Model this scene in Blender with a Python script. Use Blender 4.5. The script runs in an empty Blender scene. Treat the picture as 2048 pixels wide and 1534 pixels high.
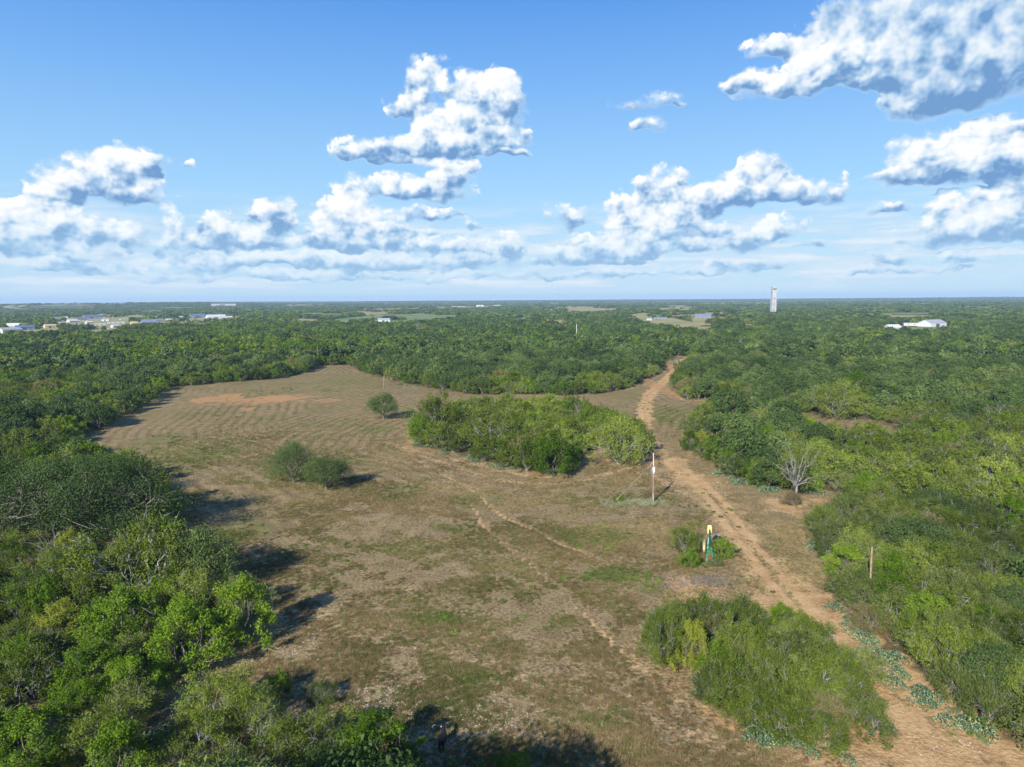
import bpy, math, random
import numpy as np
from mathutils import Vector, Matrix

SC = bpy.context.scene
COL = SC.collection
rng = np.random.default_rng(7)
random.seed(7)

# ------------------------------------------------------------------ camera
CAM_H = 37.0                      # height of the drone over the field, metres
F_PX, W_PX, H_PX = 1410.0, 2048.0, 1534.0
HFOV = 2 * math.atan(W_PX / 2 / F_PX)
PITCH = math.radians(6.85)
ROLL = math.radians(-0.36)
cam_data = bpy.data.cameras.new("camera")
cam_data.sensor_width = 36.0
cam_data.lens = 36.0 * F_PX / W_PX
cam_data.clip_start = 0.5
cam_data.clip_end = 60000.0
cam = bpy.data.objects.new("camera", cam_data)
COL.objects.link(cam)
RM = Matrix.Rotation(math.pi / 2 - PITCH, 3, 'X') @ Matrix.Rotation(ROLL, 3, 'Z')
cam.matrix_world = Matrix.Translation((0, 0, CAM_H)) @ RM.to_4x4()
SC.camera = cam
RMn = np.array(RM)

def ray(px, py):
    d = RMn @ np.array([(px - W_PX / 2) / F_PX, -(py - H_PX / 2) / F_PX, -1.0])
    return d / np.linalg.norm(d)

def G(px, py, z=0.0):
    """ground point surveyed from the photograph: metres east and north of the drone"""
    d = ray(px, py)
    t = (z - CAM_H) / min(d[2], -1e-4)
    return (d[0] * t, d[1] * t)

# ------------------------------------------------------------------ light and sky
SUN_EL = math.radians(28.0)
SUN_TO = Vector((-0.44, -0.90, 0)).normalized()       # the sun stands behind the camera, to the left
sd = Vector((SUN_TO.x * math.cos(SUN_EL), SUN_TO.y * math.cos(SUN_EL), math.sin(SUN_EL)))
sun_l = bpy.data.lights.new("sun", 'SUN')
sun_l.energy = 5.0
sun_l.angle = math.radians(0.5)
sun_l.color = (1.0, 0.94, 0.86)
sun = bpy.data.objects.new("sun", sun_l)
sun.rotation_euler = sd.to_track_quat('Z', 'Y').to_euler()
sun.location = (0, 0, 200)
COL.objects.link(sun)
SC.view_settings.view_transform = 'Standard'
SC.view_settings.look = 'None'
SC.view_settings.gamma = 1.0
SC.view_settings.use_curve_mapping = False
SC.view_settings.exposure = 0.72
SC.cycles.use_denoising = True
SC.cycles.max_bounces = 5
SC.cycles.diffuse_bounces = 2
SC.cycles.glossy_bounces = 2
SC.cycles.transmission_bounces = 3
SC.cycles.transparent_max_bounces = 4
SC.cycles.volume_bounces = 0
SC.cycles.use_adaptive_sampling = True
SC.cycles.adaptive_threshold = 0.02

class NT:
    """small helper round a node tree"""
    def __init__(s, tree):
        s.t = tree; s.n = tree.nodes; s.l = tree.links
    def new(s, typ, **kw):
        nd = s.n.new(typ)
        for k, v in kw.items(): setattr(nd, k, v)
        return nd
    def put(s, sock, v):
        if isinstance(v, bpy.types.NodeSocket): s.l.new(v, sock)
        elif v is not None: sock.default_value = v
    def math(s, op, a, b=None, c=None, clamp=False):
        nd = s.new('ShaderNodeMath', operation=op, use_clamp=clamp)
        for i, v in enumerate((a, b, c)): s.put(nd.inputs[i], v)
        return nd.outputs[0]
    def vec(s, op, a, b=None, c=None):
        nd = s.new('ShaderNodeVectorMath', operation=op)
        for i, v in enumerate((a, b, c)): s.put(nd.inputs[i], v)
        return nd.outputs['Value'] if op in ('DOT_PRODUCT', 'LENGTH') else nd.outputs[0]
    def xyz(s, x, y, z=0.0):
        nd = s.new('ShaderNodeCombineXYZ')
        for i, v in enumerate((x, y, z)): s.put(nd.inputs[i], v)
        return nd.outputs[0]
    def sep(s, v):
        nd = s.new('ShaderNodeSeparateXYZ'); s.put(nd.inputs[0], v)
        return nd.outputs
    def step(s, v, a, b, lo=0.0, hi=1.0, kind='SMOOTHSTEP'):
        nd = s.new('ShaderNodeMapRange', interpolation_type=kind)
        s.put(nd.inputs['Value'], v)
        for k, q in zip(('From Min', 'From Max', 'To Min', 'To Max'), (a, b, lo, hi)): s.put(nd.inputs[k], q)
        return nd.outputs[0]
    def mix(s, f, a, b, blend='MIX'):
        nd = s.new('ShaderNodeMix', data_type='RGBA', blend_type=blend)
        nd.clamp_result = False
        s.put(nd.inputs[0], f)
        for i, v in ((6, a), (7, b)):
            if isinstance(v, (tuple, list)) and len(v) == 3: v = (*v, 1.0)
            s.put(nd.inputs[i], v)
        return nd.outputs[2]
    def noise(s, vec, scale, detail=4.0, rough=0.55, dist=0.0, color=False, lac=2.0):
        nd = s.new('ShaderNodeTexNoise'); s.put(nd.inputs['Vector'], vec)
        s.put(nd.inputs['Scale'], scale); s.put(nd.inputs['Detail'], detail)
        s.put(nd.inputs['Roughness'], rough); s.put(nd.inputs['Distortion'], dist); s.put(nd.inputs['Lacunarity'], lac)
        return nd.outputs['Color' if color else 'Fac']
    def voro(s, vec, scale, detail=0.0, rough=0.5, feature='F1', out='Distance', rand=1.0):
        nd = s.new('ShaderNodeTexVoronoi', feature=feature); s.put(nd.inputs['Vector'], vec)
        s.put(nd.inputs['Scale'], scale)
        if feature != 'DISTANCE_TO_EDGE': s.put(nd.inputs['Detail'], detail); s.put(nd.inputs['Roughness'], rough)
        s.put(nd.inputs['Randomness'], rand)
        return nd.outputs[out]
    def ramp(s, f, stops, interp='LINEAR'):
        nd = s.new('ShaderNodeValToRGB'); s.put(nd.inputs[0], f)
        cr = nd.color_ramp; cr.interpolation = interp
        while len(cr.elements) < len(stops): cr.elements.new(0.5)
        for e, (p, c) in zip(cr.elements, stops): e.position = p; e.color = (*c, 1.0)
        return nd.outputs[0]

world = bpy.data.worlds.new("World"); SC.world = world; world.use_nodes = True
T = NT(world.node_tree); T.n.clear()
DIR = T.new('ShaderNodeTexCoord').outputs['Generated']
nish = T.new('ShaderNodeTexSky', sky_type='NISHITA', sun_disc=False)
nish.sun_elevation = SUN_EL
nish.sun_rotation = math.atan2(SUN_TO.x, SUN_TO.y)
nish.altitude = 150.0; nish.air_density = 1.0; nish.dust_density = 0.6; nish.ozone_density = 2.0
dx, dy, dz = T.sep(DIR)
el = T.math('MULTIPLY', T.math('ARCSINE', T.math('MINIMUM', T.math('MAXIMUM', dz, -1.0), 1.0)), 57.29578)
az = T.math('MULTIPLY', T.math('ARCTAN2', dx, dy), 57.29578)
# the cloud field goes on all round: mirrored every quarter turn
azf = T.math('SUBTRACT', T.math('PINGPONG', T.math('ADD', az, 45.0), 90.0), 45.0)
# perspective of a cloud layer: detail gets finer towards the horizon
fine = T.step(el, 0.0, 22.0, 1.0, 0.42, 'LINEAR')
P = T.xyz(azf, el, 1.0)
warp = T.vec('SUBTRACT', T.noise(P, 0.42, 2.0, 0.6, color=True), (0.5, 0.5, 0.5))
PW = T.vec('MULTIPLY_ADD', warp, (2.6, 1.7, 0.0), P)
CLOUDS = [  # centre and half size on the photograph, converted to azimuth and elevation below; last: weight
 (850,138,38,30,.8),(852,172,34,36,.8),(818,215,38,30,.8),
 (960,170,62,36,1.2),(1012,185,34,44,1.1),(965,225,75,48,1.1),(905,262,62,44,1.0),(855,285,44,36,.9),(975,288,85,28,1.1),(1035,304,34,8,.7),(1060,270,18,14,.5),
 (755,300,88,26,.9),(820,322,60,9,.5),
 (1870,25,250,50,1.1),(1990,75,130,50,1.0),(1690,25,60,36,.9),(1770,122,100,55,1.2),(1650,120,70,46,1.2),(1560,168,95,32,1.1),(1545,95,55,22,.9),(1480,168,40,14,.8),
 (1890,150,120,70,1.1),(1980,120,150,90,1.1),(1850,205,85,34,.9),
 (1305,203,74,18,.9),(1304,251,34,14,.8),
 (1860,300,72,38,1.2),(1940,330,160,42,1.2),(2000,262,80,34,1.0),(1830,350,90,16,.8),(2030,330,60,50,1.0),
 (1900,408,80,24,1.0),(1768,410,38,15,.9),(1950,458,150,38,1.2),(2030,400,60,40,1.1),(1780,512,46,18,.7),(1940,515,150,12,.6),
 (1522,332,44,32,1.2),(1500,378,90,36,1.2),(1390,405,85,28,1.1),(1635,385,58,30,.9),(1320,370,50,32,1.0),(1250,415,52,26,1.0),(1130,430,48,22,.9),(1320,455,110,34,1.1),(1220,488,80,22,1.0),(1480,470,60,26,.9),(1560,455,46,24,.8),(1330,498,170,15,.9),(1622,484,42,13,.8),(1140,470,30,20,.5),
 (275,325,62,36,1.0),(205,350,100,42,1.2),(110,382,66,36,1.1),(280,392,64,28,.9),(50,435,66,36,1.2),(130,455,90,36,1.1),(225,462,56,28,.8),(40,480,80,26,1.0),(150,508,100,24,.8),(258,480,22,22,.6),(380,328,16,12,.6),
 (545,430,44,34,1.2),(435,450,40,30,1.1),(490,475,90,24,1.1),(345,450,22,38,.9),(370,490,66,24,.9),(690,418,64,34,1.2),(700,460,100,34,1.2),(650,488,80,16,.9),(770,372,90,24,1.1),(905,345,40,28,1.1),(870,380,66,28,1.0),(850,428,80,14,.9),(780,462,110,14,.8),(954,448,22,11,.8),
 (800,492,76,20,1.0),(970,492,94,26,1.1),(560,518,190,15,1.0),(720,524,100,18,1.0),(900,524,150,15,1.0),(1180,514,120,19,1.0),(420,530,76,15,.9),(300,548,70,18,.8),(1500,528,100,13,.9),(600,552,200,10,.7),(1000,550,200,10,.7),(1350,545,180,9,.7),(150,535,120,12,.8),(1800,540,160,10,.7),
 (300,-260,330,70,.9),(1300,-330,380,80,.9),(900,-620,300,90,.8),(2300,150,140,40,1.1),(-260,180,150,40,1.0),(-260,430,200,34,1.1),(2330,430,210,34,1.1)]
def azel(px, py):
    d = ray(px, py)
    return math.degrees(math.atan2(d[0], d[1])), math.degrees(math.asin(d[2]))
acc = None
PWc = PW
for k_, (cx, cy, rx, ry, wt) in enumerate(CLOUDS):
    if k_ % 12 == 11: PWc = T.vec('MULTIPLY_ADD', acc, (1e-9, 1e-9, 0.0), PWc)     # keeps the shader's registers few
    a0, e0 = azel(cx, cy); a1, _ = azel(cx + rx, cy); _, e1 = azel(cx, cy - ry)
    sx, sy = 1 / abs(a1 - a0) / 1.42, 1 / abs(e1 - e0) / 1.42
    q = T.vec('MULTIPLY_ADD', PWc, (sx, sy, 0.0), (-a0 * sx, -e0 * sy, 1.0))
    w = T.math('MULTIPLY_ADD', T.vec('DOT_PRODUCT', q, q), -wt, 2.0 * wt, clamp=False)
    w = T.math('MAXIMUM', w, 0.0)
    acc = T.vec('MULTIPLY_ADD', q, w, acc if acc is not None else (0.0, 0.0, 0.0))
sx_, sy_, sw_ = T.sep(acc)
relx = T.math('DIVIDE', sx_, T.math('ADD', sw_, 0.02))
rely = T.math('DIVIDE', sy_, T.math('ADD', sw_, 0.02))
# billows: rounded cells over soft fractal noise, sampled twice to light their sunny side (upper left)
def billow(vec):
    return T.math('SUBTRACT', 1.0, T.voro(vec, 0.55, 2.0, 0.6))
wn = T.vec('SUBTRACT', T.noise(P, 1.1, 2.0, 0.6, color=True), (0.5, 0.5, 0.5))
PB = T.vec('MULTIPLY_ADD', wn, (1.5, 1.0, 0.0), T.vec('MULTIPLY', P, (1.0, 1.35, 1.0)))
b1 = billow(PB)
b2 = billow(T.vec('ADD', PB, (-0.20, 0.34, 0.0)))
n1 = T.noise(P, 1.7, 6.0, 0.66)
under = T.step(rely, -0.62, -0.1, 0.35, 1.0)
edge = T.math('ADD', T.math('MULTIPLY', T.math('SUBTRACT', b1, 0.52), 0.62), T.math('MULTIPLY', T.math('SUBTRACT', n1, 0.5), 0.95))
field = T.math('ADD', sw_, T.math('MULTIPLY', edge, under))
field = T.math('SUBTRACT', field, T.step(rely, -0.40, -0.78, 0.0, 0.5))
wisp = T.noise(P, 0.5, 1.0, 0.5)
soft = T.step(wisp, 0.36, 0.62, 0.28, 0.95, 'LINEAR')
alpha = T.step(field, -0.08, T.math('ADD', -0.06, soft))
alpha = T.math('MULTIPLY', alpha, T.step(sw_, 0.0, 0.05))
# a low bank of thin, far clouds over the horizon
PH = T.vec('MULTIPLY', P, (0.16, 1.35, 1.0))
far_n = T.noise(PH, 0.9, 5.0, 0.6)
band = T.math('MULTIPLY', T.step(el, 0.2, 1.4), T.step(el, 8.5, 4.0))
alpha_far = T.math('MULTIPLY', T.math('MULTIPLY', T.step(far_n, 0.33, 0.56), band), 0.9)
wisp2 = T.noise(P, 0.75, 2.0, 0.55)
deep = T.math('MULTIPLY', T.step(azf, 25.0, 30.5), T.step(el, 12.0, 14.5))
deep2 = T.math('MULTIPLY', T.step(azf, 19.5, 23.5), T.step(el, 17.0, 18.2))
deep = T.math('MAXIMUM', deep, deep2)
relief = T.math('MULTIPLY', T.math('SUBTRACT', b1, b2), T.math('MULTIPLY_ADD', deep, -0.30, 0.44))
lit = T.math('ADD', T.step(T.math('ADD', rely, T.math('MULTIPLY', T.math('SUBTRACT', wisp2, 0.5), 1.6)), -0.55, 0.42, 0.0, 1.0), relief)
lit = T.math('SUBTRACT', lit, T.math('MULTIPLY', T.math('MAXIMUM', relx, 0.0), 0.45))
lit = T.math('ADD', lit, T.math('MULTIPLY', T.math('SUBTRACT', n1, 0.5), 0.32))
# the deep bank in the upper right is seen from below and shades itself
lit = T.math('SUBTRACT', lit, T.math('MULTIPLY', deep, T.step(wisp2, 0.3, 0.7, 0.55, 0.30, 'LINEAR')))
lowf = T.math('MULTIPLY_ADD', wisp2, 1.9, T.step(el, 11.5, 20.5, -0.74, -0.52, 'LINEAR'))
lit = T.math('ADD', lit, T.math('MULTIPLY', T.math('SUBTRACT', lowf, lit), T.math('MULTIPLY', deep, 0.80)))
lit = T.math('ADD', lit, T.step(field, 0.0, 0.45, 0.12, 0.0), clamp=True)
ccol = T.ramp(lit, [(0.0, (0.17, 0.34, 0.62)), (0.28, (0.38, 0.57, 0.81)), (0.60, (0.74, 0.84, 0.94)), (0.88, (0.96, 0.98, 1.0)), (1.0, (1.05, 1.05, 1.04))])
hazec = (0.46, 0.70, 0.90)
ccol = T.mix(T.step(el, 0.5, 8.0, 0.62, 0.0), ccol, hazec)
# Nishita sky, tinted as the photograph's processing does: paler over the horizon, a clean blue above
tint = T.ramp(T.step(el, 0.0, 40.0, 0.0, 1.0, 'LINEAR'), [(0.0, (1.0, 1.0, 1.0)), (1.0, (1.0, 1.0, 1.0))])
SKYGRAD = T.ramp(T.step(el, 0.0, 40.0, 0.0, 1.0, 'LINEAR'),
    [(0.0, (0.54, 0.76, 0.92)), (0.08, (0.48, 0.74, 0.95)), (0.22, (0.34, 0.64, 0.97)), (0.40, (0.19, 0.46, 0.92)), (0.54, (0.10, 0.33, 0.84)), (1.0, (0.035, 0.17, 0.60))])
bg_sky = T.new('ShaderNodeBackground'); bg_sky.inputs['Strength'].default_value = 0.068
bg_cl = T.new('ShaderNodeBackground'); bg_cl.inputs['Strength'].default_value = 0.63
WORLD_MODE = 'blend'
skyc = T.mix(0.85, T.vec('MULTIPLY', nish.outputs[0], (1.0, 1.0, 1.0)), T.vec('MULTIPLY', SKYGRAD, (9.6, 9.6, 9.6)))
T.put(bg_sky.inputs['Color'], skyc)
T.put(bg_cl.inputs['Color'], T.mix(alpha, T.ramp(far_n, [(0.42, (0.52, 0.71, 0.89)), (0.66, (0.80, 0.88, 0.95))]), ccol))
amask = T.math('MAXIMUM', alpha, alpha_far)
amask = T.math('MULTIPLY', amask, T.step(el, -0.5, 1.0))
mixs = T.new('ShaderNodeMixShader')
T.put(mixs.inputs[0], amask); T.put(mixs.inputs[1], bg_sky.outputs[0]); T.put(mixs.inputs[2], bg_cl.outputs[0])
wo = T.new('ShaderNodeOutputWorld'); T.put(wo.inputs[0], mixs.outputs[0])
world.cycles.sampling_method = 'NONE'
# ------------------------------------------------------------------ small helpers for objects
def link(o, parent=None):
    COL.objects.link(o)
    if parent is not None: o.parent = parent
    return o
def mesh_from(name, V, F, mats, tint=None, matidx=None, smooth=False):
    """V (n,3); F: (m,3) or (m,4) array, or list of faces"""
    me = bpy.data.meshes.new(name)
    V = np.asarray(V, dtype=np.float32)
    if isinstance(F, np.ndarray):
        m, k = F.shape
        me.vertices.add(len(V)); me.vertices.foreach_set('co', V.ravel())
        me.loops.add(m * k); me.loops.foreach_set('vertex_index', F.astype(np.int32).ravel())
        me.polygons.add(m); me.polygons.foreach_set('loop_start', np.arange(0, m * k, k, dtype=np.int32))
        me.polygons.foreach_set('loop_total', np.full(m, k, dtype=np.int32))
        if smooth: me.polygons.foreach_set('use_smooth', np.ones(m, dtype=bool))
        me.update(calc_edges=True)
    else:
        me.from_pydata([tuple(map(float, v)) for v in V], [], [tuple(f) for f in F]); me.update()
        if smooth: me.polygons.foreach_set('use_smooth', np.ones(len(me.polygons), dtype=bool))
    for mt in (mats if isinstance(mats, (list, tuple)) else [mats]): me.materials.append(mt)
    if matidx is not None: me.polygons.foreach_set('material_index', np.asarray(matidx, dtype=np.int32))
    if tint is not None:
        at = me.attributes.new('tint', 'FLOAT', 'FACE'); at.data.foreach_set('value', np.asarray(tint, dtype=np.float32))
    return me
def empty(name, loc, rz=0.0, label=None, cat=None, group=None, scale=1.0):
    o = bpy.data.objects.new(name, None); o.empty_display_size = 0.3
    o.location = loc; o.rotation_euler = (0, 0, rz)
    o.scale = (scale,) * 3 if not hasattr(scale, '__len__') else scale
    COL.objects.link(o)
    tag(o, label, cat, group)
    return o
def tag(o, label=None, cat=None, group=None, kind=None):
    if label and len(label.split()) > 16: print('LONG', label)
    if label: o['label'] = label
    if cat: o['category'] = cat
    if group: o['group'] = group
    if kind: o['kind'] = kind
    return o

# ------------------------------------------------------------------ materials
def new_mat(name):
    m = bpy.data.materials.new(name); m.use_nodes = True
    t = NT(m.node_tree); t.n.clear()
    out = t.new('ShaderNodeOutputMaterial')
    return m, t, out
def simple_mat(name, col, rough=0.6, metal=0.0, var=0.15, scale=3.0, bump=0.0):
    """painted, wooden or metal surface with blotches and wear"""
    m, t, out = new_mat(name)
    co = t.new('ShaderNodeTexCoord').outputs['Object']
    n = t.noise(co, scale, 5.0, 0.6)
    c = t.mix(t.step(n, 0.3, 0.7), tuple(x * (1 - var) for x in col), tuple(min(1.0, x * (1 + var)) for x in col))
    b = t.new('ShaderNodeBsdfPrincipled')
    t.put(b.inputs['Base Color'], c); b.inputs['Roughness'].default_value = rough; b.inputs['Metallic'].default_value = metal
    b.inputs['Specular IOR Level'].default_value = 0.35
    if bump:
        bp = t.new('ShaderNodeBump'); bp.inputs['Strength'].default_value = bump
        t.put(bp.inputs['Height'], n); t.put(b.inputs['Normal'], bp.outputs[0])
    t.put(out.inputs[0], b.outputs[0])
    return m
def leaf_mat(name, cols, trans=0.30, wild=None, freq=0.035):
    """cols: dark .. light leaf colours; every plant and every leaf picks its own"""
    m, t, out = new_mat(name)
    oi = t.new('ShaderNodeObjectInfo')
    at = t.new('ShaderNodeAttribute', attribute_name='tint')
    n = t.noise(oi.outputs['Location'], freq, 2.0, 0.6)
    f = t.math('ADD', t.math('MULTIPLY', at.outputs['Fac'], 0.60), t.math('ADD', t.math('MULTIPLY', oi.outputs['Random'], 0.46), t.math('MULTIPLY_ADD', n, 1.7, -0.98)), clamp=True)
    k = len(cols) - 1
    c = t.ramp(f, [(i / k, cc) for i, cc in enumerate(cols)])
    if wild is not None:      # the odd plant in another colour
        c = t.mix(t.step(t.math('FRACT', t.math('MULTIPLY', oi.outputs['Random'], 7.31)), wild[1], wild[1] + 0.04), c, wild[0])
    d = t.new('ShaderNodeBsdfDiffuse'); t.put(d.inputs[0], c)
    tr = t.new('ShaderNodeBsdfTranslucent'); t.put(tr.inputs[0], t.mix(1.0, c, (1.25, 1.3, 0.55), 'MULTIPLY'))
    ms = t.new('ShaderNodeMixShader'); ms.inputs[0].default_value = trans
    t.put(ms.inputs[1], d.outputs[0]); t.put(ms.inputs[2], tr.outputs[0])
    t.put(out.inputs[0], ms.outputs[0])
    return m
M_BARK = simple_mat('bark', (0.17, 0.15, 0.125), 0.9, 0, 0.4, 4.0)
M_PALEBARK = simple_mat('pale_bark', (0.27, 0.26, 0.24), 0.9, 0, 0.3, 4.0)
M_OAK = leaf_mat('oak_leaves', [(0.034, 0.062, 0.020), (0.080, 0.128, 0.038), (0.172, 0.230, 0.072)], 0.14, ((0.13, 0.17, 0.05), 0.95))
M_MESQ = leaf_mat('mesquite_leaves', [(0.060, 0.092, 0.013), (0.140, 0.192, 0.028), (0.270, 0.325, 0.060)], 0.22, ((0.20, 0.175, 0.07), 0.93))
M_HACK = leaf_mat('hackberry_leaves', [(0.050, 0.098, 0.010), (0.120, 0.206, 0.018), (0.238, 0.335, 0.036)], 0.26, ((0.24, 0.27, 0.04), 0.91))
M_BRUSH = leaf_mat('thorn_brush_leaves', [(0.045, 0.070, 0.017), (0.108, 0.145, 0.033), (0.215, 0.250, 0.068)], 0.15, ((0.165, 0.135, 0.065), 0.95))
M_DEADTWIG = simple_mat('dead_wood', (0.21, 0.20, 0.185), 0.9, 0, 0.25, 5.0)

# ------------------------------------------------------------------ plants
def tubes(paths, sides=4):
    """paths: list of (points (k,3), radii (k,))"""
    V, F = [], []; base = 0
    for pts, rad in paths:
        pts = np.asarray(pts, float); k = len(pts)
        d = np.gradient(pts, axis=0); d /= np.linalg.norm(d, axis=1, keepdims=True) + 1e-9
        ref = np.where(np.abs(d[:, 2:3]) > 0.9, np.array([[1.0, 0, 0]]), np.array([[0, 0, 1.0]]))
        u = np.cross(d, ref); u /= np.linalg.norm(u, axis=1, keepdims=True) + 1e-9
        v = np.cross(d, u)
        for s in range(sides):
            a = 2 * math.pi * s / sides
            V.append(pts + (u * math.cos(a) + v * math.sin(a)) * np.asarray(rad)[:, None])
        i = np.arange(k - 1)
        for s in range(sides):
            s2 = (s + 1) % sides
            F.append(np.stack([base + s * k + i, base + s2 * k + i, base + s2 * k + i + 1, base + s * k + i + 1], 1))
        base += sides * k
    return np.concatenate(V), np.concatenate(F)
def bent(rg, a, b, k, wob, sag=0.0):
    t = np.linspace(0, 1, k)[:, None]
    p = np.asarray(a) * (1 - t) + np.asarray(b) * t
    L = np.linalg.norm(np.asarray(b) - a)
    off = rg.normal(0, wob * L, (k, 3)); off[0] = 0
    w = np.sin(t * math.pi)
    p = p + off * np.clip(w, 0.25, 1) * (t > 0) + np.array([0, 0, sag * L]) * w
    return p
def leaves(rg, P, N, size, tri_aspect=0.55, jitter=0.9):
    """P (n,3) leaf centres, N (n,3) preferred facing; one small triangle or kite per leaf spray"""
    n = len(P)
    nn = N + rg.normal(0, jitter, (n, 3)); nn /= np.linalg.norm(nn, axis=1, keepdims=True) + 1e-9
    r = rg.normal(0, 1, (n, 3)); u = np.cross(nn, r); u /= np.linalg.norm(u, axis=1, keepdims=True) + 1e-9
    v = np.cross(nn, u)
    s = (size * rg.uniform(0.6, 1.4, n))[:, None]
    a = P - u * s * 0.5; b = P + v * s * tri_aspect * 0.5; c = P + u * s * 0.5; d = P - v * s * tri_aspect * 0.5
    V = np.stack([a, b, c, d], 1).reshape(-1, 3)
    F = np.arange(4 * n).reshape(n, 4)
    return V, F
def plant(seed, R, H, base, nl, nsub, ncl, nleaf, size, style, bark=0.10, lean=0.0, dead=0.0):
    """returns crown (V,F,tint) and wood (V,F). R crown radius, H height, base crown bottom."""
    rg = np.random.default_rng(seed)
    cz = base + (H - base) * (0.42 if style == 'oak' else 0.32)
    def shell(az, el, k=1.0):
        # uneven dome: lobes push in and out
        lob = 1 + 0.19 * math.sin(3 * az + seed) + 0.15 * math.sin(5 * az + seed * 2.1 + 3 * el)
        up = (H - cz) if el > 0 else (cz - base)
        ce = math.cos(el) if el > 0 else max(math.cos(el), 0.82)      # skirts hang nearly to the ground
        return np.array([math.cos(az) * ce * R * lob * k, math.sin(az) * ce * R * lob * k, cz + math.sin(el) * up * (1 + 0.10 * math.sin(4 * az + seed)) * k])
    wood, cents, dirs = [], [], []
    stems = 1 if style == 'oak' else rg.integers(2, 5)
    fork = np.array([0, 0, base * (0.8 if style == 'oak' else 0.25)])
    if style == 'oak':
        wood.append((bent(rg, (0, 0, -0.15), fork, 4, 0.05), np.linspace(bark * 1.5, bark * 1.1, 4)))
    roots = [fork if style == 'oak' else np.array([0.0, 0.0, -0.12]) for _ in range(nl)]
    for i in range(nl):
        az = i * 2.39996 + rg.normal(0, .25); el_ = rg.uniform(0.05, 1.35)
        e = shell(az, el_, rg.uniform(0.80, 0.98))
        path = bent(rg, roots[i], e, 7, 0.055, 0.10 if style == 'oak' else 0.06)
        wood.append((path, np.linspace(bark * rg.uniform(.5, .8), bark * 0.12, 7)))
        cents.append(e); dirs.append(e - np.array([0, 0, cz]))
        for j in range(nsub):
            t = rg.uniform(0.35, 0.92); k0 = t * 6; i0 = int(k0)
            s = path[i0] * (1 - (k0 - i0)) + path[min(6, i0 + 1)] * (k0 - i0)
            e2 = shell(az + rg.normal(0, .45), min(1.5, max(-0.35, el_ + rg.normal(0, .40))), rg.uniform(0.72, 1.0))
            wood.append((bent(rg, s, e2, 4, 0.07), np.linspace(bark * 0.26, bark * 0.07, 4)))
            cents.append(e2); dirs.append(e2 - np.array([0, 0, cz]))
    while len(cents) < ncl:
        e2 = shell(rg.uniform(0, 6.283), math.asin(rg.uniform(-0.75, 1.0)), rg.uniform(0.55, 1.0))
        cents.append(e2); dirs.append(e2 - np.array([0, 0, cz]))
    cents = np.array(cents[:ncl]); dirs = np.array(dirs[:ncl]); dirs /= np.linalg.norm(dirs, axis=1, keepdims=True) + 1e-9
    live = rg.uniform(0, 1, len(cents)) >= dead
    cents, dirs = cents[live], dirs[live]
    n = len(cents); per = max(1, nleaf // n)
    cid = np.repeat(np.arange(n), per)
    rc = R * (0.27 if style == 'oak' else 0.25 if style == 'hack' else 0.28) * rg.uniform(0.65, 1.3, n)
    q = rg.normal(0, 1, (n * per, 3)); qn = q / (np.linalg.norm(q, axis=1, keepdims=True) + 1e-9)
    if style == 'oak':
        rad = rg.uniform(0.55, 1.0, (n * per, 1)) ** 0.6
        P = cents[cid] + qn * rad * rc[cid][:, None] * np.array([1, 1, 0.72])
        N = qn * 1.2 + np.array([0, 0, 0.5])
    else:
        # twigs: each cluster is a bundle of sprays pointing outwards and up
        nt = 9 if style == 'mesq' else 12
        td = dirs[:, None, :] * 0.75 + rg.normal(0, 0.55, (n, nt, 3)) + np.array([0, 0, 0.45])
        td /= np.linalg.norm(td, axis=2, keepdims=True)
        tw = rg.integers(0, nt, n * per); tt = rg.uniform(0.05, 1.0, (n * per, 1))
        L = rc[cid][:, None] * (1.08 if style == 'mesq' else 1.0)
        side = 0.27 if style == 'mesq' else 0.30
        P = cents[cid] + td[cid, tw] * tt * L - dirs[cid] * 0.25 * L + qn * rc[cid][:, None] * side
        N = qn * 0.9 + np.array([0, 0, 0.6])
    P[:, 2] = np.maximum(P[:, 2], 0.05)
    V, F = leaves(rg, P, N, size, 0.6)
    tint = np.clip(rg.uniform(0, 1, n)[cid] * 0.7 + rg.uniform(-0.1, 0.4, n * per), 0, 1)
    WV, WF = tubes(wood, 4 if bark > 0.05 else 3)
    if nleaf > 2000:          # fine bare twigs among the leaves
        ntw = int({'oak': 70, 'mesq': 250, 'hack': 110}[style] * (1.0 if nleaf > 8000 else 0.4)); w_ = 0.013 if nleaf > 8000 else 0.024
        hot = rg.integers(0, n, max(4, n // 3)); c0 = hot[rg.integers(0, len(hot), ntw)]
        A0 = cents[c0] + rg.normal(0, 1, (ntw, 3)) * rc[c0][:, None] * 0.35
        D0 = dirs[c0] * 0.9 + rg.normal(0, 0.6, (ntw, 3)) + np.array([0, 0, 0.25]); D0 /= np.linalg.norm(D0, axis=1, keepdims=True)
        L0 = rg.uniform(0.4, 1.1, (ntw, 1)) * rc[c0][:, None] * 0.9
        S0 = np.cross(D0, rg.normal(0, 1, (ntw, 3))); S0 /= np.linalg.norm(S0, axis=1, keepdims=True)
        TV = np.stack([A0 - S0 * w_, A0 + S0 * w_, A0 + D0 * L0 + S0 * w_ * .3, A0 + D0 * L0 - S0 * w_ * .3], 1).reshape(-1, 3)
        F = np.concatenate([F, len(V) + np.arange(4 * ntw).reshape(ntw, 4)]); V = np.concatenate([V, TV]); tint = np.concatenate([tint, np.zeros(ntw)])
    return (V, F, tint), (WV, WF)

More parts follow.
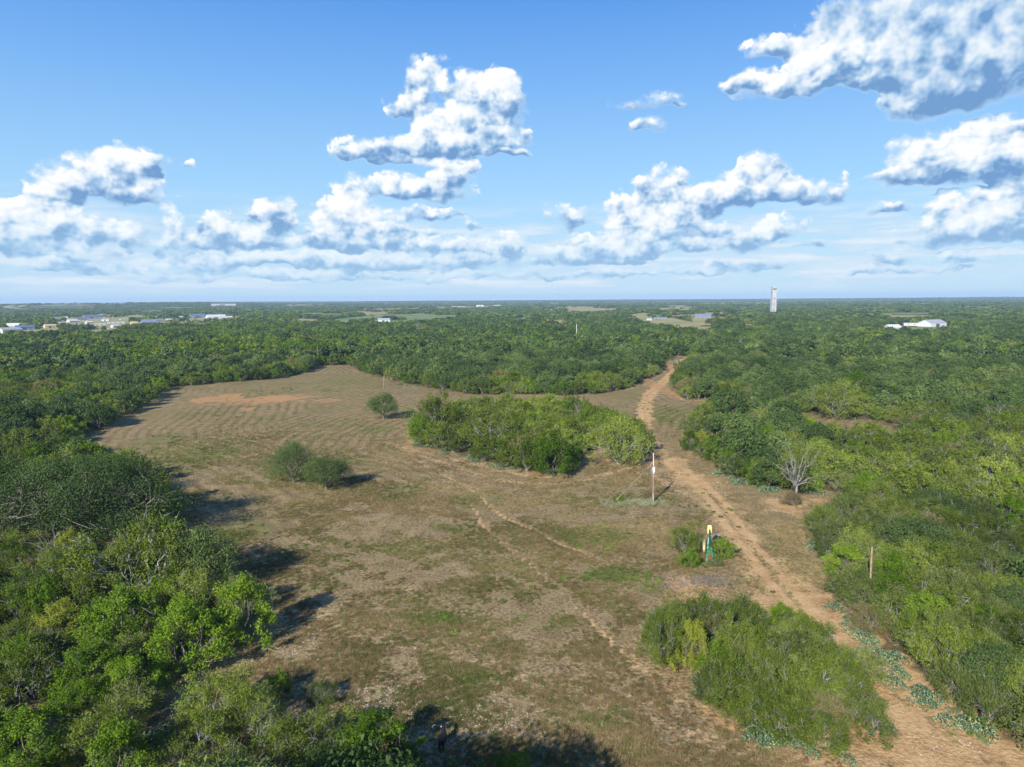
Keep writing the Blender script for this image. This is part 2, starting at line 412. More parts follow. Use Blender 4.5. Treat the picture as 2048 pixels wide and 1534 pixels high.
SPECIES = {
 #            mat      bark mat     R    H    base nl nsub
 'live_oak': (M_OAK, M_BARK, 4.2, 6.4, 0.7, 9, 6, 'oak', 0.20),
 'mesquite_tree': (M_MESQ, M_PALEBARK, 3.2, 4.6, 0.2, 9, 5, 'mesq', 0.10),
 'hackberry_bush': (M_HACK, M_BARK, 2.5, 4.2, 0.0, 9, 5, 'hack', 0.09),
 'thorn_shrub': (M_BRUSH, M_PALEBARK, 2.7, 3.3, 0.0, 11, 6, 'mesq', 0.08),
}
# level of detail: clusters, leaf sprays, spray size
LODS = [(120, 14000, 0.15), (80, 3600, 0.30), (34, 620, 0.72), (14, 110, 1.65)]
FORMS = {}
for si, (sp, (ml, mb, R, H, base, nl, ns, style, bk)) in enumerate(SPECIES.items()):
    for lod, (ncl, nlf, sz) in enumerate(LODS):
        for v in range(3 if lod < 2 else 2):
            k = R / 3.0 if lod < 2 else 1.0
            sz_ = sz * (R / 3.0) ** (0.5 if lod < 1 else 1) * (0.85 if style == 'mesq' else 1.0)
            deadf = {'mesq': 0.12, 'oak': 0.02, 'hack': 0.03}[style]
            (V, F, tt), (WV, WF) = plant(100 * si + 10 * v + 3, R, H, base, nl if lod < 2 else 6, ns if lod < 2 else 3, ncl, int(nlf * (1.25 if style == 'oak' else 1.0)), sz_, style, bk, dead=deadf if lod < 3 else 0)
            nlv = int(np.argmax(np.concatenate([tt[1:] * 0, [1]]))) + 1 if lod > 1 else len(tt) - (len(tt) - np.max(np.nonzero(tt)[0]) - 1)
            cmi = (np.arange(len(F)) >= nlv).astype(int)
            crown = mesh_from(sp + '_crown', V, F, [ml, mb], tint=tt, matidx=cmi)
            wood = mesh_from(sp + '_trunk', WV, WF, mb)
            # one mesh with both, for the far woods
            both = None
            if lod > 0:
                if lod < 3:
                    nV = len(V)
                    both = mesh_from(sp + '_form', np.concatenate([V, WV]), np.concatenate([F, WF + nV]), [ml, mb],
                                     tint=np.concatenate([tt, np.zeros(len(WF))]), matidx=np.concatenate([cmi, np.ones(len(WF))]))
                else:
                    both = crown
            FORMS[sp, lod, v] = (crown, wood, both)

# old spreading oaks, for the biggest crowns
for v_ in range(3):
    (V, F, tt), (WV, WF) = plant(901 + 17 * v_, 6.2, 7.6, .6, 14, 9, 230, 27000, .17, 'oak', .24, dead=.02)
    nl_ = int(np.max(np.nonzero(tt)[0])) + 1
    FORMS['grand_oak', v_] = (mesh_from('live_oak_crown', V, F, [M_OAK, M_BARK], tint=tt, matidx=(np.arange(len(F)) >= nl_).astype(int)), mesh_from('live_oak_trunk', WV, WF, M_BARK))

# bare grey trees
def bare_tree(seed, H=4.5, R=2.2, n=13, sub=5):
    rg = np.random.default_rng(seed); wood = []; fine = []
    fork = np.array([0, 0, H * .28])
    wood.append((bent(rg, (0, 0, -.1), fork, 4, .05), np.linspace(.13, .10, 4)))
    for i in range(n):
        az = i * 2.4 + rg.normal(0, .3); up = rg.uniform(.45, 1.0)
        e = np.array([math.cos(az) * R * (1.25 - up * .8), math.sin(az) * R * (1.25 - up * .8), H * up])
        p = bent(rg, fork, e, 6, .07, .05); wood.append((p, np.linspace(.06, .012, 6)))
        for j in range(sub):
            i0 = rg.integers(2, 6); d = e - fork; L = rg.uniform(.25, .5) * R
            q = p[i0] + (d / np.linalg.norm(d) * .8 + rg.normal(0, .6, 3)) * L
            fine.append((bent(rg, p[i0], q, 4, .08), np.linspace(.020, .006, 4)))
    return mesh_from('bare_trunk', *tubes(wood, 5), M_DEADTWIG), mesh_from('bare_branches', *tubes(fine, 3), M_DEADTWIG)
BARE = [bare_tree(s) for s in (5, 9, 14)]

def collection_of(name, meshes):
    c = bpy.data.collections.new(name)
    for i, me in enumerate(meshes):
        o = bpy.data.objects.new('%s_%s' % (name, 'abcdefghij'[i]), me); c.objects.link(o)
    return c
def scatter(name, coll, pts, scl, rot, pick, label, group=None, kind='stuff', sclz=None):
    """one object whose points each carry one plant (geometry nodes)"""
    me = bpy.data.meshes.new(name + '_points'); n = len(pts)
    me.vertices.add(n); me.vertices.foreach_set('co', np.asarray(pts, np.float32).ravel())
    for nm, arr, ty in (('scl', scl, 'FLOAT'), ('sclz', scl if sclz is None else sclz, 'FLOAT'), ('rot', rot, 'FLOAT')):
        at = me.attributes.new(nm, ty, 'POINT'); at.data.foreach_set('value', np.asarray(arr, np.float32))
    at = me.attributes.new('pick', 'INT', 'POINT'); at.data.foreach_set('value', np.asarray(pick, np.int32))
    o = bpy.data.objects.new(name, me); COL.objects.link(o)
    g = bpy.data.node_groups.new(name + '_nodes', 'GeometryNodeTree')
    g.interface.new_socket('Geometry', in_out='INPUT', socket_type='NodeSocketGeometry')
    g.interface.new_socket('Geometry', in_out='OUTPUT', socket_type='NodeSocketGeometry')
    N = g.nodes; L = g.links
    gi = N.new('NodeGroupInput'); go = N.new('NodeGroupOutput')
    ci = N.new('GeometryNodeCollectionInfo'); ci.inputs['Collection'].default_value = coll
    ci.inputs['Separate Children'].default_value = True; ci.inputs['Reset Children'].default_value = True
    ip = N.new('GeometryNodeInstanceOnPoints'); ip.inputs['Pick Instance'].default_value = True
    def attr(nm, ty):
        a = N.new('GeometryNodeInputNamedAttribute'); a.data_type = ty; a.inputs['Name'].default_value = nm
        return a.outputs['Attribute']
    cx = N.new('ShaderNodeCombineXYZ'); L.new(attr('rot', 'FLOAT'), cx.inputs[2])
    L.new(gi.outputs[0], ip.inputs['Points']); L.new(ci.outputs[0], ip.inputs['Instance'])
    L.new(attr('pick', 'INT'), ip.inputs['Instance Index']); cs = N.new('ShaderNodeCombineXYZ'); sc_ = attr('scl', 'FLOAT'); L.new(sc_, cs.inputs[0]); L.new(sc_, cs.inputs[1]); L.new(attr('sclz', 'FLOAT'), cs.inputs[2]); L.new(cs.outputs[0], ip.inputs['Scale'])
    L.new(cx.outputs[0], ip.inputs['Rotation']); L.new(ip.outputs[0], go.inputs[0])
    md = o.modifiers.new('scatter', 'NODES'); md.node_group = g
    tag(o, label, None, group, kind)
    return o
# ------------------------------------------------------------------ survey of the land (ground points read off the photograph)
def GP(pts): return np.array([G(*p) for p in pts])
FIELD = GP([(165,905),(190,868),(255,838),(320,798),(340,776),(400,770),(480,764),(560,758),(620,744),(642,731),(690,731),(720,746),(800,768),(880,782),(950,792),
    (1050,790),(1130,792),(1205,788),(1262,776),(1318,748),(1340,722),(1352,712),(1380,713),(1372,735),(1348,752),(1338,782),(1368,800),(1430,800),(1484,806),(1430,816),(1378,838),(1362,872),(1392,912),(1428,948),
    (1480,972),(1550,984),(1610,990),(1690,990),(1715,1002),(1655,1030),(1612,1060),(1618,1095),(1650,1150),(1655,1200),(1690,1245),(1740,1292),(1800,1340),(1850,1385),(1925,1450),(2010,1500),(2120,1560),
    (2300,1700),(2300,2300),(1500,2300),(1240,1900),(1100,1760),(980,1690),(870,1640),(845,1590),(770,1550),(690,1500),(655,1430),(610,1395),(560,1375),(420,1400),(330,1370),(380,1330),(480,1300),(560,1270),(580,1240),(520,1190),(430,1150),(370,1100),(360,1050),(330,990),(240,930)])
ISLAND = GP([(822,895),(880,905),(950,925),(1010,938),(1080,950),(1150,938),(1168,904),(1212,898),(1240,928),(1295,922),(1300,895),(1270,868),(1200,845),(1150,828),(1050,822),(950,828),(870,845),(825,868)])
THICKET = GP([(1285,1300),(1300,1335),(1345,1370),(1410,1410),(1480,1450),(1550,1490),(1640,1510),(1740,1505),(1775,1455),(1740,1400),(1690,1330),(1640,1300),(1590,1262),(1500,1240),(1400,1240),(1320,1262)])
WARM_CLEARINGS = []     # small bare openings in the woods: centre px, radii m
for px, py, a, b in ((1690,852,12,22),(1440,812,10,12),(1000,802,10,4),(100,905,3,2)): WARM_CLEARINGS.append((*G(px, py), a, b))
def inside(P, poly):
    x, y = P[:, 0], P[:, 1]; r = np.zeros(len(P), bool); n = len(poly)
    for i in range(n):
        x1, y1 = poly[i]; x2, y2 = poly[(i + 1) % n]
        c = ((y1 > y) != (y2 > y)) & (x < (x2 - x1) * (y - y1) / (y2 - y1 + 1e-12) + x1)
        r ^= c
    return r
def dist_line(P, line, closed=False):
    L = np.asarray(line); n = len(L); best = np.full(len(P), 1e9)
    for i in range(n if closed else n - 1):
        a = L[i]; b = L[(i + 1) % n]; ab = b - a; q = P - a
        t = np.clip((q @ ab) / (ab @ ab + 1e-9), 0, 1)
        best = np.minimum(best, np.hypot(*(q - t[:, None] * ab).T))
    return best
def smooth_line(L, k=6):
    """Catmull-Rom through the points"""
    L = np.asarray(L); Q = np.vstack([2 * L[0] - L[1], L, 2 * L[-1] - L[-2]]); out = []
    for i in range(1, len(Q) - 2):
        p0, p1, p2, p3 = Q[i - 1], Q[i], Q[i + 1], Q[i + 2]
        for t in np.linspace(0, 1, k, endpoint=False):
            out.append(.5 * ((2 * p1) + (-p0 + p2) * t + (2 * p0 - 5 * p1 + 4 * p2 - p3) * t * t + (-p0 + 3 * p1 - 3 * p2 + p3) * t ** 3))
    out.append(L[-1]); return np.array(out)
def vnoise(x, y, s, seed=0):
    """value noise, smooth, 0..1"""
    x = np.asarray(x, float) / s + seed * 17.3; y = np.asarray(y, float) / s - seed * 9.1
    xi = np.floor(x).astype(np.int64); yi = np.floor(y).astype(np.int64); fx = x - xi; fy = y - yi
    fx = fx * fx * (3 - 2 * fx); fy = fy * fy * (3 - 2 * fy)
    def h(a, b):
        n = (a * 374761393 + b * 668265263 + seed * 1442695041) & 0x7fffffff
        n = ((n ^ (n >> 13)) * 1274126177) & 0x7fffffff
        return ((n ^ (n >> 16)) & 0xffff) / 65535.0
    return (h(xi, yi) * (1 - fx) + h(xi + 1, yi) * fx) * (1 - fy) + (h(xi, yi + 1) * (1 - fx) + h(xi + 1, yi + 1) * fx) * fy
def fbm(x, y, s, seed=0, o=4):
    r = 0; a = .5; t = 0
    for i in range(o): r = r + a * vnoise(x, y, s / 2 ** i, seed + i); t += a; a *= .5
    return r / t
def sstep(v, a, b):
    t = np.clip((v - a) / (b - a), 0, 1); return t * t * (3 - 2 * t)

TRACK = smooth_line(GP([(1385,713),(1360,722),(1352,738),(1330,760),(1305,782),(1292,805),(1290,845),(1308,885),(1335,920),(1385,958),(1430,1000),(1465,1050),(1510,1110),(1565,1175),(1610,1230),(1665,1290),(1740,1350),(1800,1400),(1890,1465),(1990,1530),(2150,1640)]))
SPUR = smooth_line(GP([(1460,1040),(1420,1010),(1380,990),(1330,965),(1305,940),(1300,925),(1240,940),(1150,962),(1060,965),(990,955),(920,935),(830,905),(770,882)]))
TRAILS = [smooth_line(GP(p)) for p in (
    [(765,878),(800,895),(850,930),(905,958),(945,980),(990,1020),(1030,1045),(1070,1062),(1120,1090),(1165,1105),(1215,1130)],
    [(880,955),(915,985),(950,1020),(968,1055),(1000,1088),(1040,1115),(1080,1150),(1130,1190),(1185,1245),(1235,1300),(1300,1345),(1380,1395),(1460,1450),(1560,1500),(1680,1540)],
    [(690,1120),(735,1150),(790,1170),(850,1200),(930,1235),(1020,1262),(1110,1300),(1200,1355),(1275,1400),(1350,1440),(1450,1480)],
    [(630,1228),(680,1250),(730,1275),(850,1292),(950,1320),(1050,1360),(1150,1400),(1240,1430),(1330,1460),(1500,1510)],
    [(380,1085),(420,1120),(470,1150),(540,1190)],
    [(1120,1090),(1180,1115),(1240,1150),(1290,1180),(1350,1190)])]
def off_line(L, d):
    t = np.gradient(L, axis=0); t /= np.linalg.norm(t, axis=1, keepdims=True); return L + np.stack([-t[:, 1], t[:, 0]], 1) * d

def height(x, y):
    """slow rolls; low far ridges"""
    x = np.asarray(x, float); y = np.asarray(y, float); d = np.hypot(x, y)
    far = sstep(d, 900, 4000)
    z = far * (fbm(x, y, 1500, 3, 3) - 0.5) * 14
    ridge = sstep(d, 5200, 8500) * (4 + 14 * fbm(x, y, 2600, 11, 3))
    lefth = 26 * np.exp(-((x + 2250) / 900) ** 2 - ((y - 3900) / 900) ** 2)
    return z + ridge + lefth

# ------------------------------------------------------------------ the ground, one sheet to the horizon
def grade(a, b, step, far, n):
    core = np.arange(a, b + step / 2, step)
    g = step * (np.geomspace(1, far / step, n))
    cs = np.cumsum(g); cs = cs / cs[-1] * far
    cs = np.maximum(cs, np.arange(1, n + 1) * step)
    return core, cs
GX0, GX1, GY1 = -154.0, 122.0, 464.0
cx_, fx_ = grade(GX0, GX1, 0.70, 13800, 70)
cy_, fy_ = grade(34, GY1, 0.80, 13400, 72)
gx = np.concatenate([GX0 - fx_[::-1], cx_, GX1 + fx_]); 
by_ = 34 - np.geomspace(0.9, 400, 22).cumsum() / np.geomspace(0.9, 400, 22).sum() * 600
gy = np.concatenate([by_[::-1], cy_, GY1 + fy_])
XX, YY = np.meshgrid(gx, gy); xs, ys = XX.ravel(), YY.ravel(); PG = np.stack([xs, ys], 1)
nx, ny = len(gx), len(gy)
near = (xs > GX0 - 30) & (xs < GX1 + 30) & (ys > 20) & (ys < GY1 + 20)
zz = height(xs, ys)
PN = PG[near]
wob = (fbm(PN[:, 0], PN[:, 1], 9, 21, 3) - .5) * 3.0
d_edge = dist_line(PN, FIELD, True); infield = inside(PN, FIELD)
sd_edge = np.where(infield, d_edge, -d_edge)
d_isl = dist_line(PN, ISLAND, True); in_isl = inside(PN, ISLAND); d_thk = dist_line(PN, THICKET, True); in_thk = inside(PN, THICKET)
open_d = np.minimum(sd_edge, np.minimum(np.where(in_isl, -d_isl, d_isl), np.where(in_thk, -d_thk, d_thk)))
wobs = (fbm(PN[:, 0], PN[:, 1], 2.2, 33, 3) - .5)
d_tr = dist_line(PN, TRACK)
yn = PN[:, 1]
rut = 1.15 - np.abs(np.abs(d_tr + wobs * .5) - 1.0) * 1.5
width = 2.7 + 3.6 * sstep(yn, 100, 62) + 1.2 * sstep(yn, 190, 150)
dirt = np.clip(sstep(d_tr + wobs * 4.0 + wob * .5, width + 1.8, width - 1.6) * (0.52 + 0.25 * sstep(yn, 170, 215) + 0.22 * sstep(yn, 95, 75)) + 0.7 * np.clip(rut, 0, 1) - .25 * sstep(d_tr, .55, .1), 0, 1)
dirt = np.maximum(dirt, (.34 + .22 * wobs + .2 * (wob / 3)) * sstep(d_tr + wob * .8, width * 2.3, width * 1.0) * sstep(yn, 230, 180))
dirt *= 1 - 0.45 * sstep(yn, 150, 165) * (1 - sstep(yn, 195, 215))
for jx, jy, jr in ((1390,965,9.0),(1345,925,7.0),(1470,1080,6.0),(1390,1185,6.0),(1560,1010,7.0),(1650,1010,6.0),(1690,1480,6.0)):
    jc = G(jx, jy); dirt = np.maximum(dirt, .60 * sstep(np.hypot(PN[:, 0] - jc[0], (PN[:, 1] - jc[1]) * .6) + wob + wobs * 3, jr, jr * .3))
spur = dist_line(PN, SPUR) + wobs * 1.5
dirt = np.maximum(dirt, 0.50 * sstep(spur, 2.6, 0.5))
for k_, tr in enumerate(TRAILS):
    for o_ in ((0.0,) if k_ in (0, 1, 4, 5) else (-.7, .7)):
        dt = dist_line(PN, off_line(tr, o_)) + wobs * .35
        dirt = np.maximum(dirt, (1.0 if k_ < 2 else 0.72) * sstep(dt, 0.62, 0.12) * (0.42 + 0.6 * vnoise(PN[:, 0], PN[:, 1], 9, 41 + k_)))
# bare rim along the bushes
rim = sstep(np.abs(np.minimum(d_isl, d_thk) - 1.3 + wobs * 2), 2.6, 0.2) * (open_d > -1) * 0.55
dirt = np.maximum(dirt, rim * (0.4 + .9 * vnoise(PN[:, 0], PN[:, 1], 12, 51)))
dirt = np.maximum(dirt, 0.5 * sstep(np.abs(sd_edge - .8 + wobs * 2), 2.4, 0.2) * (0.2 + .9 * vnoise(PN[:, 0], PN[:, 1], 14, 52)))
red = np.zeros(len(PN))
for px, py, rpx, ry, st in ((435,798,55,8,.9),(560,797,60,8,1.0),(500,803,100,7,.7),(495,819,20,4,.8),(655,801,28,4,.7),(1284,846,16,4,.7),(1318,775,22,22,.75),(1345,735,16,14,.9),(1292,800,10,6,.8),(905,790,60,5,.35),(790,772,60,6,.35),(1450,803,40,4,.6)):
    c = np.array(G(px, py)); dd = math.hypot(c[0], c[1]); ra = rpx / F_PX * dd; rb = ry * dd * dd / CAM_H / F_PX
    e = np.hypot((PN[:, 0] - c[0]) / ra, (PN[:, 1] - c[1]) / rb) + wob * .22 + wobs * 1.1
    red = np.maximum(red, st * sstep(e, 1.25, 0.6))
green = np.zeros(len(PN))
for px, py, rpx, ry, st in ((1230,1150,60,18,.9),(1300,1180,30,16,.9),(1330,830,38,34,.75),(700,765,120,16,.55),(560,775,100,10,.5),(800,985,35,14,.6),(900,1055,45,12,.6),(470,1065,70,28,.6),(420,900,90,30,.5),(310,890,60,22,.5),(700,930,60,14,.4),(1300,1000,90,30,.35),(1420,1010,50,30,.4),(1180,1075,90,20,.5),(760,860,50,9,.6),(560,870,90,10,.3),(1500,1080,40,34,.4),(950,1000,70,20,.4),(870,1240,60,14,.55),(960,1360,50,16,.55),(1210,1440,60,18,.45),(1080,1240,70,30,.35),(620,1180,60,20,.4),(1620,1420,60,60,.0),(1760,1480,60,22,.35),(730,1390,40,12,.3)):
    c = np.array(G(px, py)); dd = math.hypot(c[0], c[1]); ra = rpx / F_PX * dd; rb = ry * dd * dd / CAM_H / F_PX
    e = np.hypot((PN[:, 0] - c[0]) / ra, (PN[:, 1] - c[1]) / rb) + wob * .25 + wobs * .8
    green = np.maximum(green, st * sstep(e, 1.5, 0.5))
green = np.maximum(green, (.30 + .5 * (fbm(PN[:, 0], PN[:, 1], 22, 55, 3) - .5)) * sstep(yn, 165, 225))
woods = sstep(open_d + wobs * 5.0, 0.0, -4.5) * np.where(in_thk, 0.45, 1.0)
for cx0, cy0, a, b in WARM_CLEARINGS:
    woods = np.minimum(woods, sstep(np.hypot((PN[:, 0] - cx0) / a, (PN[:, 1] - cy0) / b) + wobs * .5, 0.8, 1.3))
# relief: mown swaths that follow the field's edge, tufts, sunken tracks
rowd = np.minimum(d_edge, d_isl) + wob * .35
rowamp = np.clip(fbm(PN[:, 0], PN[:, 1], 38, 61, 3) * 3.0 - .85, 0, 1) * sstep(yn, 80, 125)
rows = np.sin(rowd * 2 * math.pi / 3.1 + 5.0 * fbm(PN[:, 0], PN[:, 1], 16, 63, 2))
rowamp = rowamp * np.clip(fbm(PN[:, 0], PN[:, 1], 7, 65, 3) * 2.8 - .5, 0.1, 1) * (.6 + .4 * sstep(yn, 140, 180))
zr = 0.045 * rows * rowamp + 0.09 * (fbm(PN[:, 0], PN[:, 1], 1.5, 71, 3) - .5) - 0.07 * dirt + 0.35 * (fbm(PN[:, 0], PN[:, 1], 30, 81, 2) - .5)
fade = sstep(PN[:, 0], GX0 - 20, GX0) * sstep(PN[:, 0], GX1 + 20, GX1) * sstep(yn, 20, 34) * sstep(yn, GY1 + 15, GY1)
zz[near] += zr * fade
A = {k: np.zeros(nx * ny, np.float32) for k in ('dirt', 'red', 'green', 'woods', 'rows')}
A['dirt'][near] = dirt; A['red'][near] = red; A['green'][near] = green
A['woods'][:] = 1.0; A['woods'][near] = woods; A['rows'][near] = rows * rowamp
def zat(x, y):
    """height of the sheet"""
    i = np.clip(np.searchsorted(gx, x) - 1, 0, nx - 2); j = np.clip(np.searchsorted(gy, y) - 1, 0, ny - 2)
    fx = (x - gx[i]) / (gx[i + 1] - gx[i]); fy = (y - gy[j]) / (gy[j + 1] - gy[j]); Z = zz.reshape(ny, nx)
    return (Z[j, i] * (1 - fx) + Z[j, i + 1] * fx) * (1 - fy) + (Z[j + 1, i] * (1 - fx) + Z[j + 1, i + 1] * fx) * fy
V = np.stack([xs, ys, zz], 1)
ii = (np.arange(ny - 1)[:, None] * nx + np.arange(nx - 1)[None, :]).ravel()
FQ = np.stack([ii, ii + 1, ii + nx + 1, ii + nx], 1)

def ground_material(name):
    m, t, out = new_mat(name)
    pos = t.new('ShaderNodeNewGeometry').outputs['Position']
    at = {k: t.new('ShaderNodeAttribute', attribute_name=k).outputs['Fac'] for k in A}
    nf = t.noise(pos, 2.6, 6.0, 0.68)            # tufts, 40 cm and finer
    nm = t.noise(pos, 0.33, 5.0, 0.62)           # patches of 3 m
    nl = t.noise(pos, 0.055, 4.0, 0.55)          # drifts of 20 m
    vc = t.voro(pos, 3.2, 1.0, 0.6)
    thatch = t.ramp(t.math('MULTIPLY_ADD', nf, 1.35, t.math('MULTIPLY_ADD', nm, 0.55, -0.46)), [(0.22, (0.080, 0.058, 0.027)), (0.40, (0.198, 0.146, 0.072)), (0.58, (0.340, 0.252, 0.130)), (0.80, (0.52, 0.40, 0.225))])
    grass = t.ramp(t.math('MULTIPLY_ADD', nf, 1.1, t.math('MULTIPLY_ADD', nm, 0.6, -0.35)), [(0.22, (0.060, 0.070, 0.020)), (0.5, (0.155, 0.165, 0.050)), (0.78, (0.29, 0.27, 0.105))])
    soil = t.ramp(t.math('MULTIPLY_ADD', nf, 0.9, t.math('MULTIPLY_ADD', nm, 0.8, -0.35)), [(0.2, (0.28, 0.168, 0.070)), (0.5, (0.48, 0.308, 0.142)), (0.8, (0.64, 0.455, 0.24))])
    redc = t.ramp(nf, [(0.25, (0.26, 0.13, 0.055)), (0.5, (0.44, 0.24, 0.105)), (0.75, (0.58, 0.40, 0.22))])
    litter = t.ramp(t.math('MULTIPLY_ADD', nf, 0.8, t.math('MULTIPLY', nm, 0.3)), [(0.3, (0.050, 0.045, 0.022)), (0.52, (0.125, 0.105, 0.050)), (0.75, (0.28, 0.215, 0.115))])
    # green blades come through the thatch in drifts
    g0 = t.math('ADD', t.math('MULTIPLY', at['green'], 0.50), t.math('ADD', t.math('MULTIPLY_ADD', nl, 0.8, -0.30), t.math('ADD', t.math('MULTIPLY_ADD', nm, 0.8, -0.40), t.math('MULTIPLY_ADD', nf, 1.5, -0.75))))
    gf = t.math('MULTIPLY', t.step(g0, 0.16, 0.58), 0.80)
    c = t.mix(gf, thatch, grass)
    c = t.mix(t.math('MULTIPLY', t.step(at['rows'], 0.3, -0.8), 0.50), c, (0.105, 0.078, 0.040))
    df = t.step(t.math('ADD', at['dirt'], t.math('ADD', t.math('MULTIPLY_ADD', nf, 0.7, -0.35), t.math('MULTIPLY_ADD', nm, 0.5, -0.25))), 0.30, 0.75)
    c = t.mix(df, c, soil)
    rf = t.math('MULTIPLY', t.step(t.math('ADD', at['red'], t.math('ADD', t.math('MULTIPLY_ADD', nf, 1.8, -0.9), t.math('MULTIPLY_ADD', nm, 1.2, -0.6))), 0.35, 0.95), 0.9)
    c = t.mix(rf, c, redc)
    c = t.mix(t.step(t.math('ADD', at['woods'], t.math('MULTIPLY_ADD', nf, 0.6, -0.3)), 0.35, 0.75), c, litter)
    # pale pebbles here and there
    peb = t.math('MULTIPLY', t.step(vc, 0.10, 0.05), t.step(t.noise(pos, 0.09, 2.0), 0.52, 0.62))
    c = t.mix(t.math('MULTIPLY', peb, 0.5), c, (0.48, 0.42, 0.31))
    b = t.new('ShaderNodeBsdfDiffuse'); t.put(b.inputs[0], c)
    bp = t.new('ShaderNodeBump'); bp.inputs['Strength'].default_value = 1.0; bp.inputs['Distance'].default_value = 0.22
    t.put(bp.inputs['Height'], nf); t.put(b.inputs['Normal'], bp.outputs[0])
    t.put(out.inputs[0], b.outputs[0])
    return m
M_GROUND = ground_material('ranch_ground')
def sheet(name, faces, label):
    used = np.unique(faces); rm = np.full(len(V), -1, np.int64); rm[used] = np.arange(len(used))
    me = mesh_from(name, V[used], rm[faces], M_GROUND, smooth=True)
    for k, a in A.items():
        at = me.attributes.new(k, 'FLOAT', 'POINT'); at.data.foreach_set('value', a[used])
    o = link(bpy.data.objects.new(name, me)); tag(o, label, kind='structure'); return o
# the track is cut out of the sheet as an object of its own, edge to edge
fc = (V[FQ[:, 0], :2] + V[FQ[:, 2], :2]) / 2
ntr = (fc[:, 0] > GX0) & (fc[:, 0] < GX1) & (fc[:, 1] > 34) & (fc[:, 1] < GY1)
istrack = np.zeros(len(FQ), bool)
idx = np.where(ntr)[0]; dtk = dist_line(fc[idx], TRACK)
istrack[idx] = dtk < 2.4 + 2.8 * sstep(fc[idx, 1], 98, 66)
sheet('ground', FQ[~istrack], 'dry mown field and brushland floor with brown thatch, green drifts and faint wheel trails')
sheet('dirt_track', FQ[istrack], 'tan two-rut dirt track winding from the lower right corner to the far woods')
# ------------------------------------------------------------------ pastures far off (sheets just over the ground)
def pasture_mat(name, a, b):
    m, t, out = new_mat(name)
    pos = t.new('ShaderNodeNewGeometry').outputs['Position']
    n = t.noise(pos, 0.012, 5.0, 0.6); n2 = t.noise(pos, 0.15, 4.0, 0.7)
    c = t.mix(t.step(t.math('ADD', n, t.math('MULTIPLY_ADD', n2, 0.5, -0.25)), 0.35, 0.65), a, b)
    d = t.new('ShaderNodeBsdfDiffuse'); t.put(d.inputs[0], c); t.put(out.inputs[0], d.outputs[0]); return m
M_TAN = pasture_mat('dry_pasture', (0.34, 0.29, 0.15), (0.23, 0.235, 0.10))
M_GRN = pasture_mat('green_pasture', (0.12, 0.18, 0.07), (0.22, 0.25, 0.11))
PAST_PX = [  # outlines on the photograph
    ('dry', [(60,672),(0,672),(0,662),(60,658),(100,646),(140,636),(240,628),(330,632),(370,640),(330,655),(250,662),(150,672)], 0),
    ('dry', [(330,640),(400,634),(480,632),(500,640),(450,646),(360,652)], 1),
    ('green', [(660,640),(700,636),(760,630),(900,628),(930,632),(880,640),(820,646),(700,648)], 1),
    ('dry', [(730,632),(780,628),(770,624),(730,626)], 1),
    ('dry', [(780,618),(900,612),(1000,612),(960,617),(790,619)], 1),
    ('dry', [(1080,618),(1120,612),(1210,613),(1240,620),(1170,626),(1100,624)], 1),
    ('dry', [(1255,630),(1290,626),(1360,640),(1420,650),(1380,656),(1300,650)], 1),
    ('dry', [(1280,616),(1340,611),(1400,613),(1372,622),(1320,620)], 1),
    ('dry', [(1380,636),(1440,634),(1470,642),(1420,652),(1390,650)], 1),
    ('dry', [(1480,652),(1496,640),(1510,638),(1512,646),(1490,656)], 1),
    ('dry', [(1110,650),(1090,642),(1120,640),(1150,648)], 1),
    ('green', [(60,612),(120,606.5),(240,606),(260,610),(120,614)], 2),
    ('dry', [(0,614),(30,611),(60,612),(20,618)], 2),
    ('dry', [(1420,606),(1540,604.5),(1600,606),(1540,608)], 1),
    ('dry', [(560,610),(640,608),(660,610),(580,613)], 1)]
PAST = []
rgf = np.random.default_rng(31)
for i_ in range(44):       # smaller openings in the woods, nearer and farther
    cxp = rgf.uniform(20, 2030); cyp = 607 + 60 * rgf.uniform(0, 1) ** 1.6; wp = rgf.uniform(18, 75); hp = max(1.0, (cyp - 599) * .085)
    if 330 < cxp < 1300 and cyp > 650: continue
    PAST_PX.append(('dry' if rgf.uniform() < .55 else 'green', [(cxp + wp * math.cos(a) * rgf.uniform(.6, 1), cyp + hp * math.sin(a) * rgf.uniform(.6, 1)) for a in np.linspace(0, 2 * math.pi, 9)[:-1]][::-1], 3))
def far_pt(px, py):
    """march the ray down to the land"""
    d = ray(px, py); t = 200.0
    while t < 12000:
        p = d * t
        if CAM_H + p[2] < height(p[0], p[1]) + 0.2: return (p[0], p[1])
        t *= 1.01
    return (d[0] * t, d[1] * t)
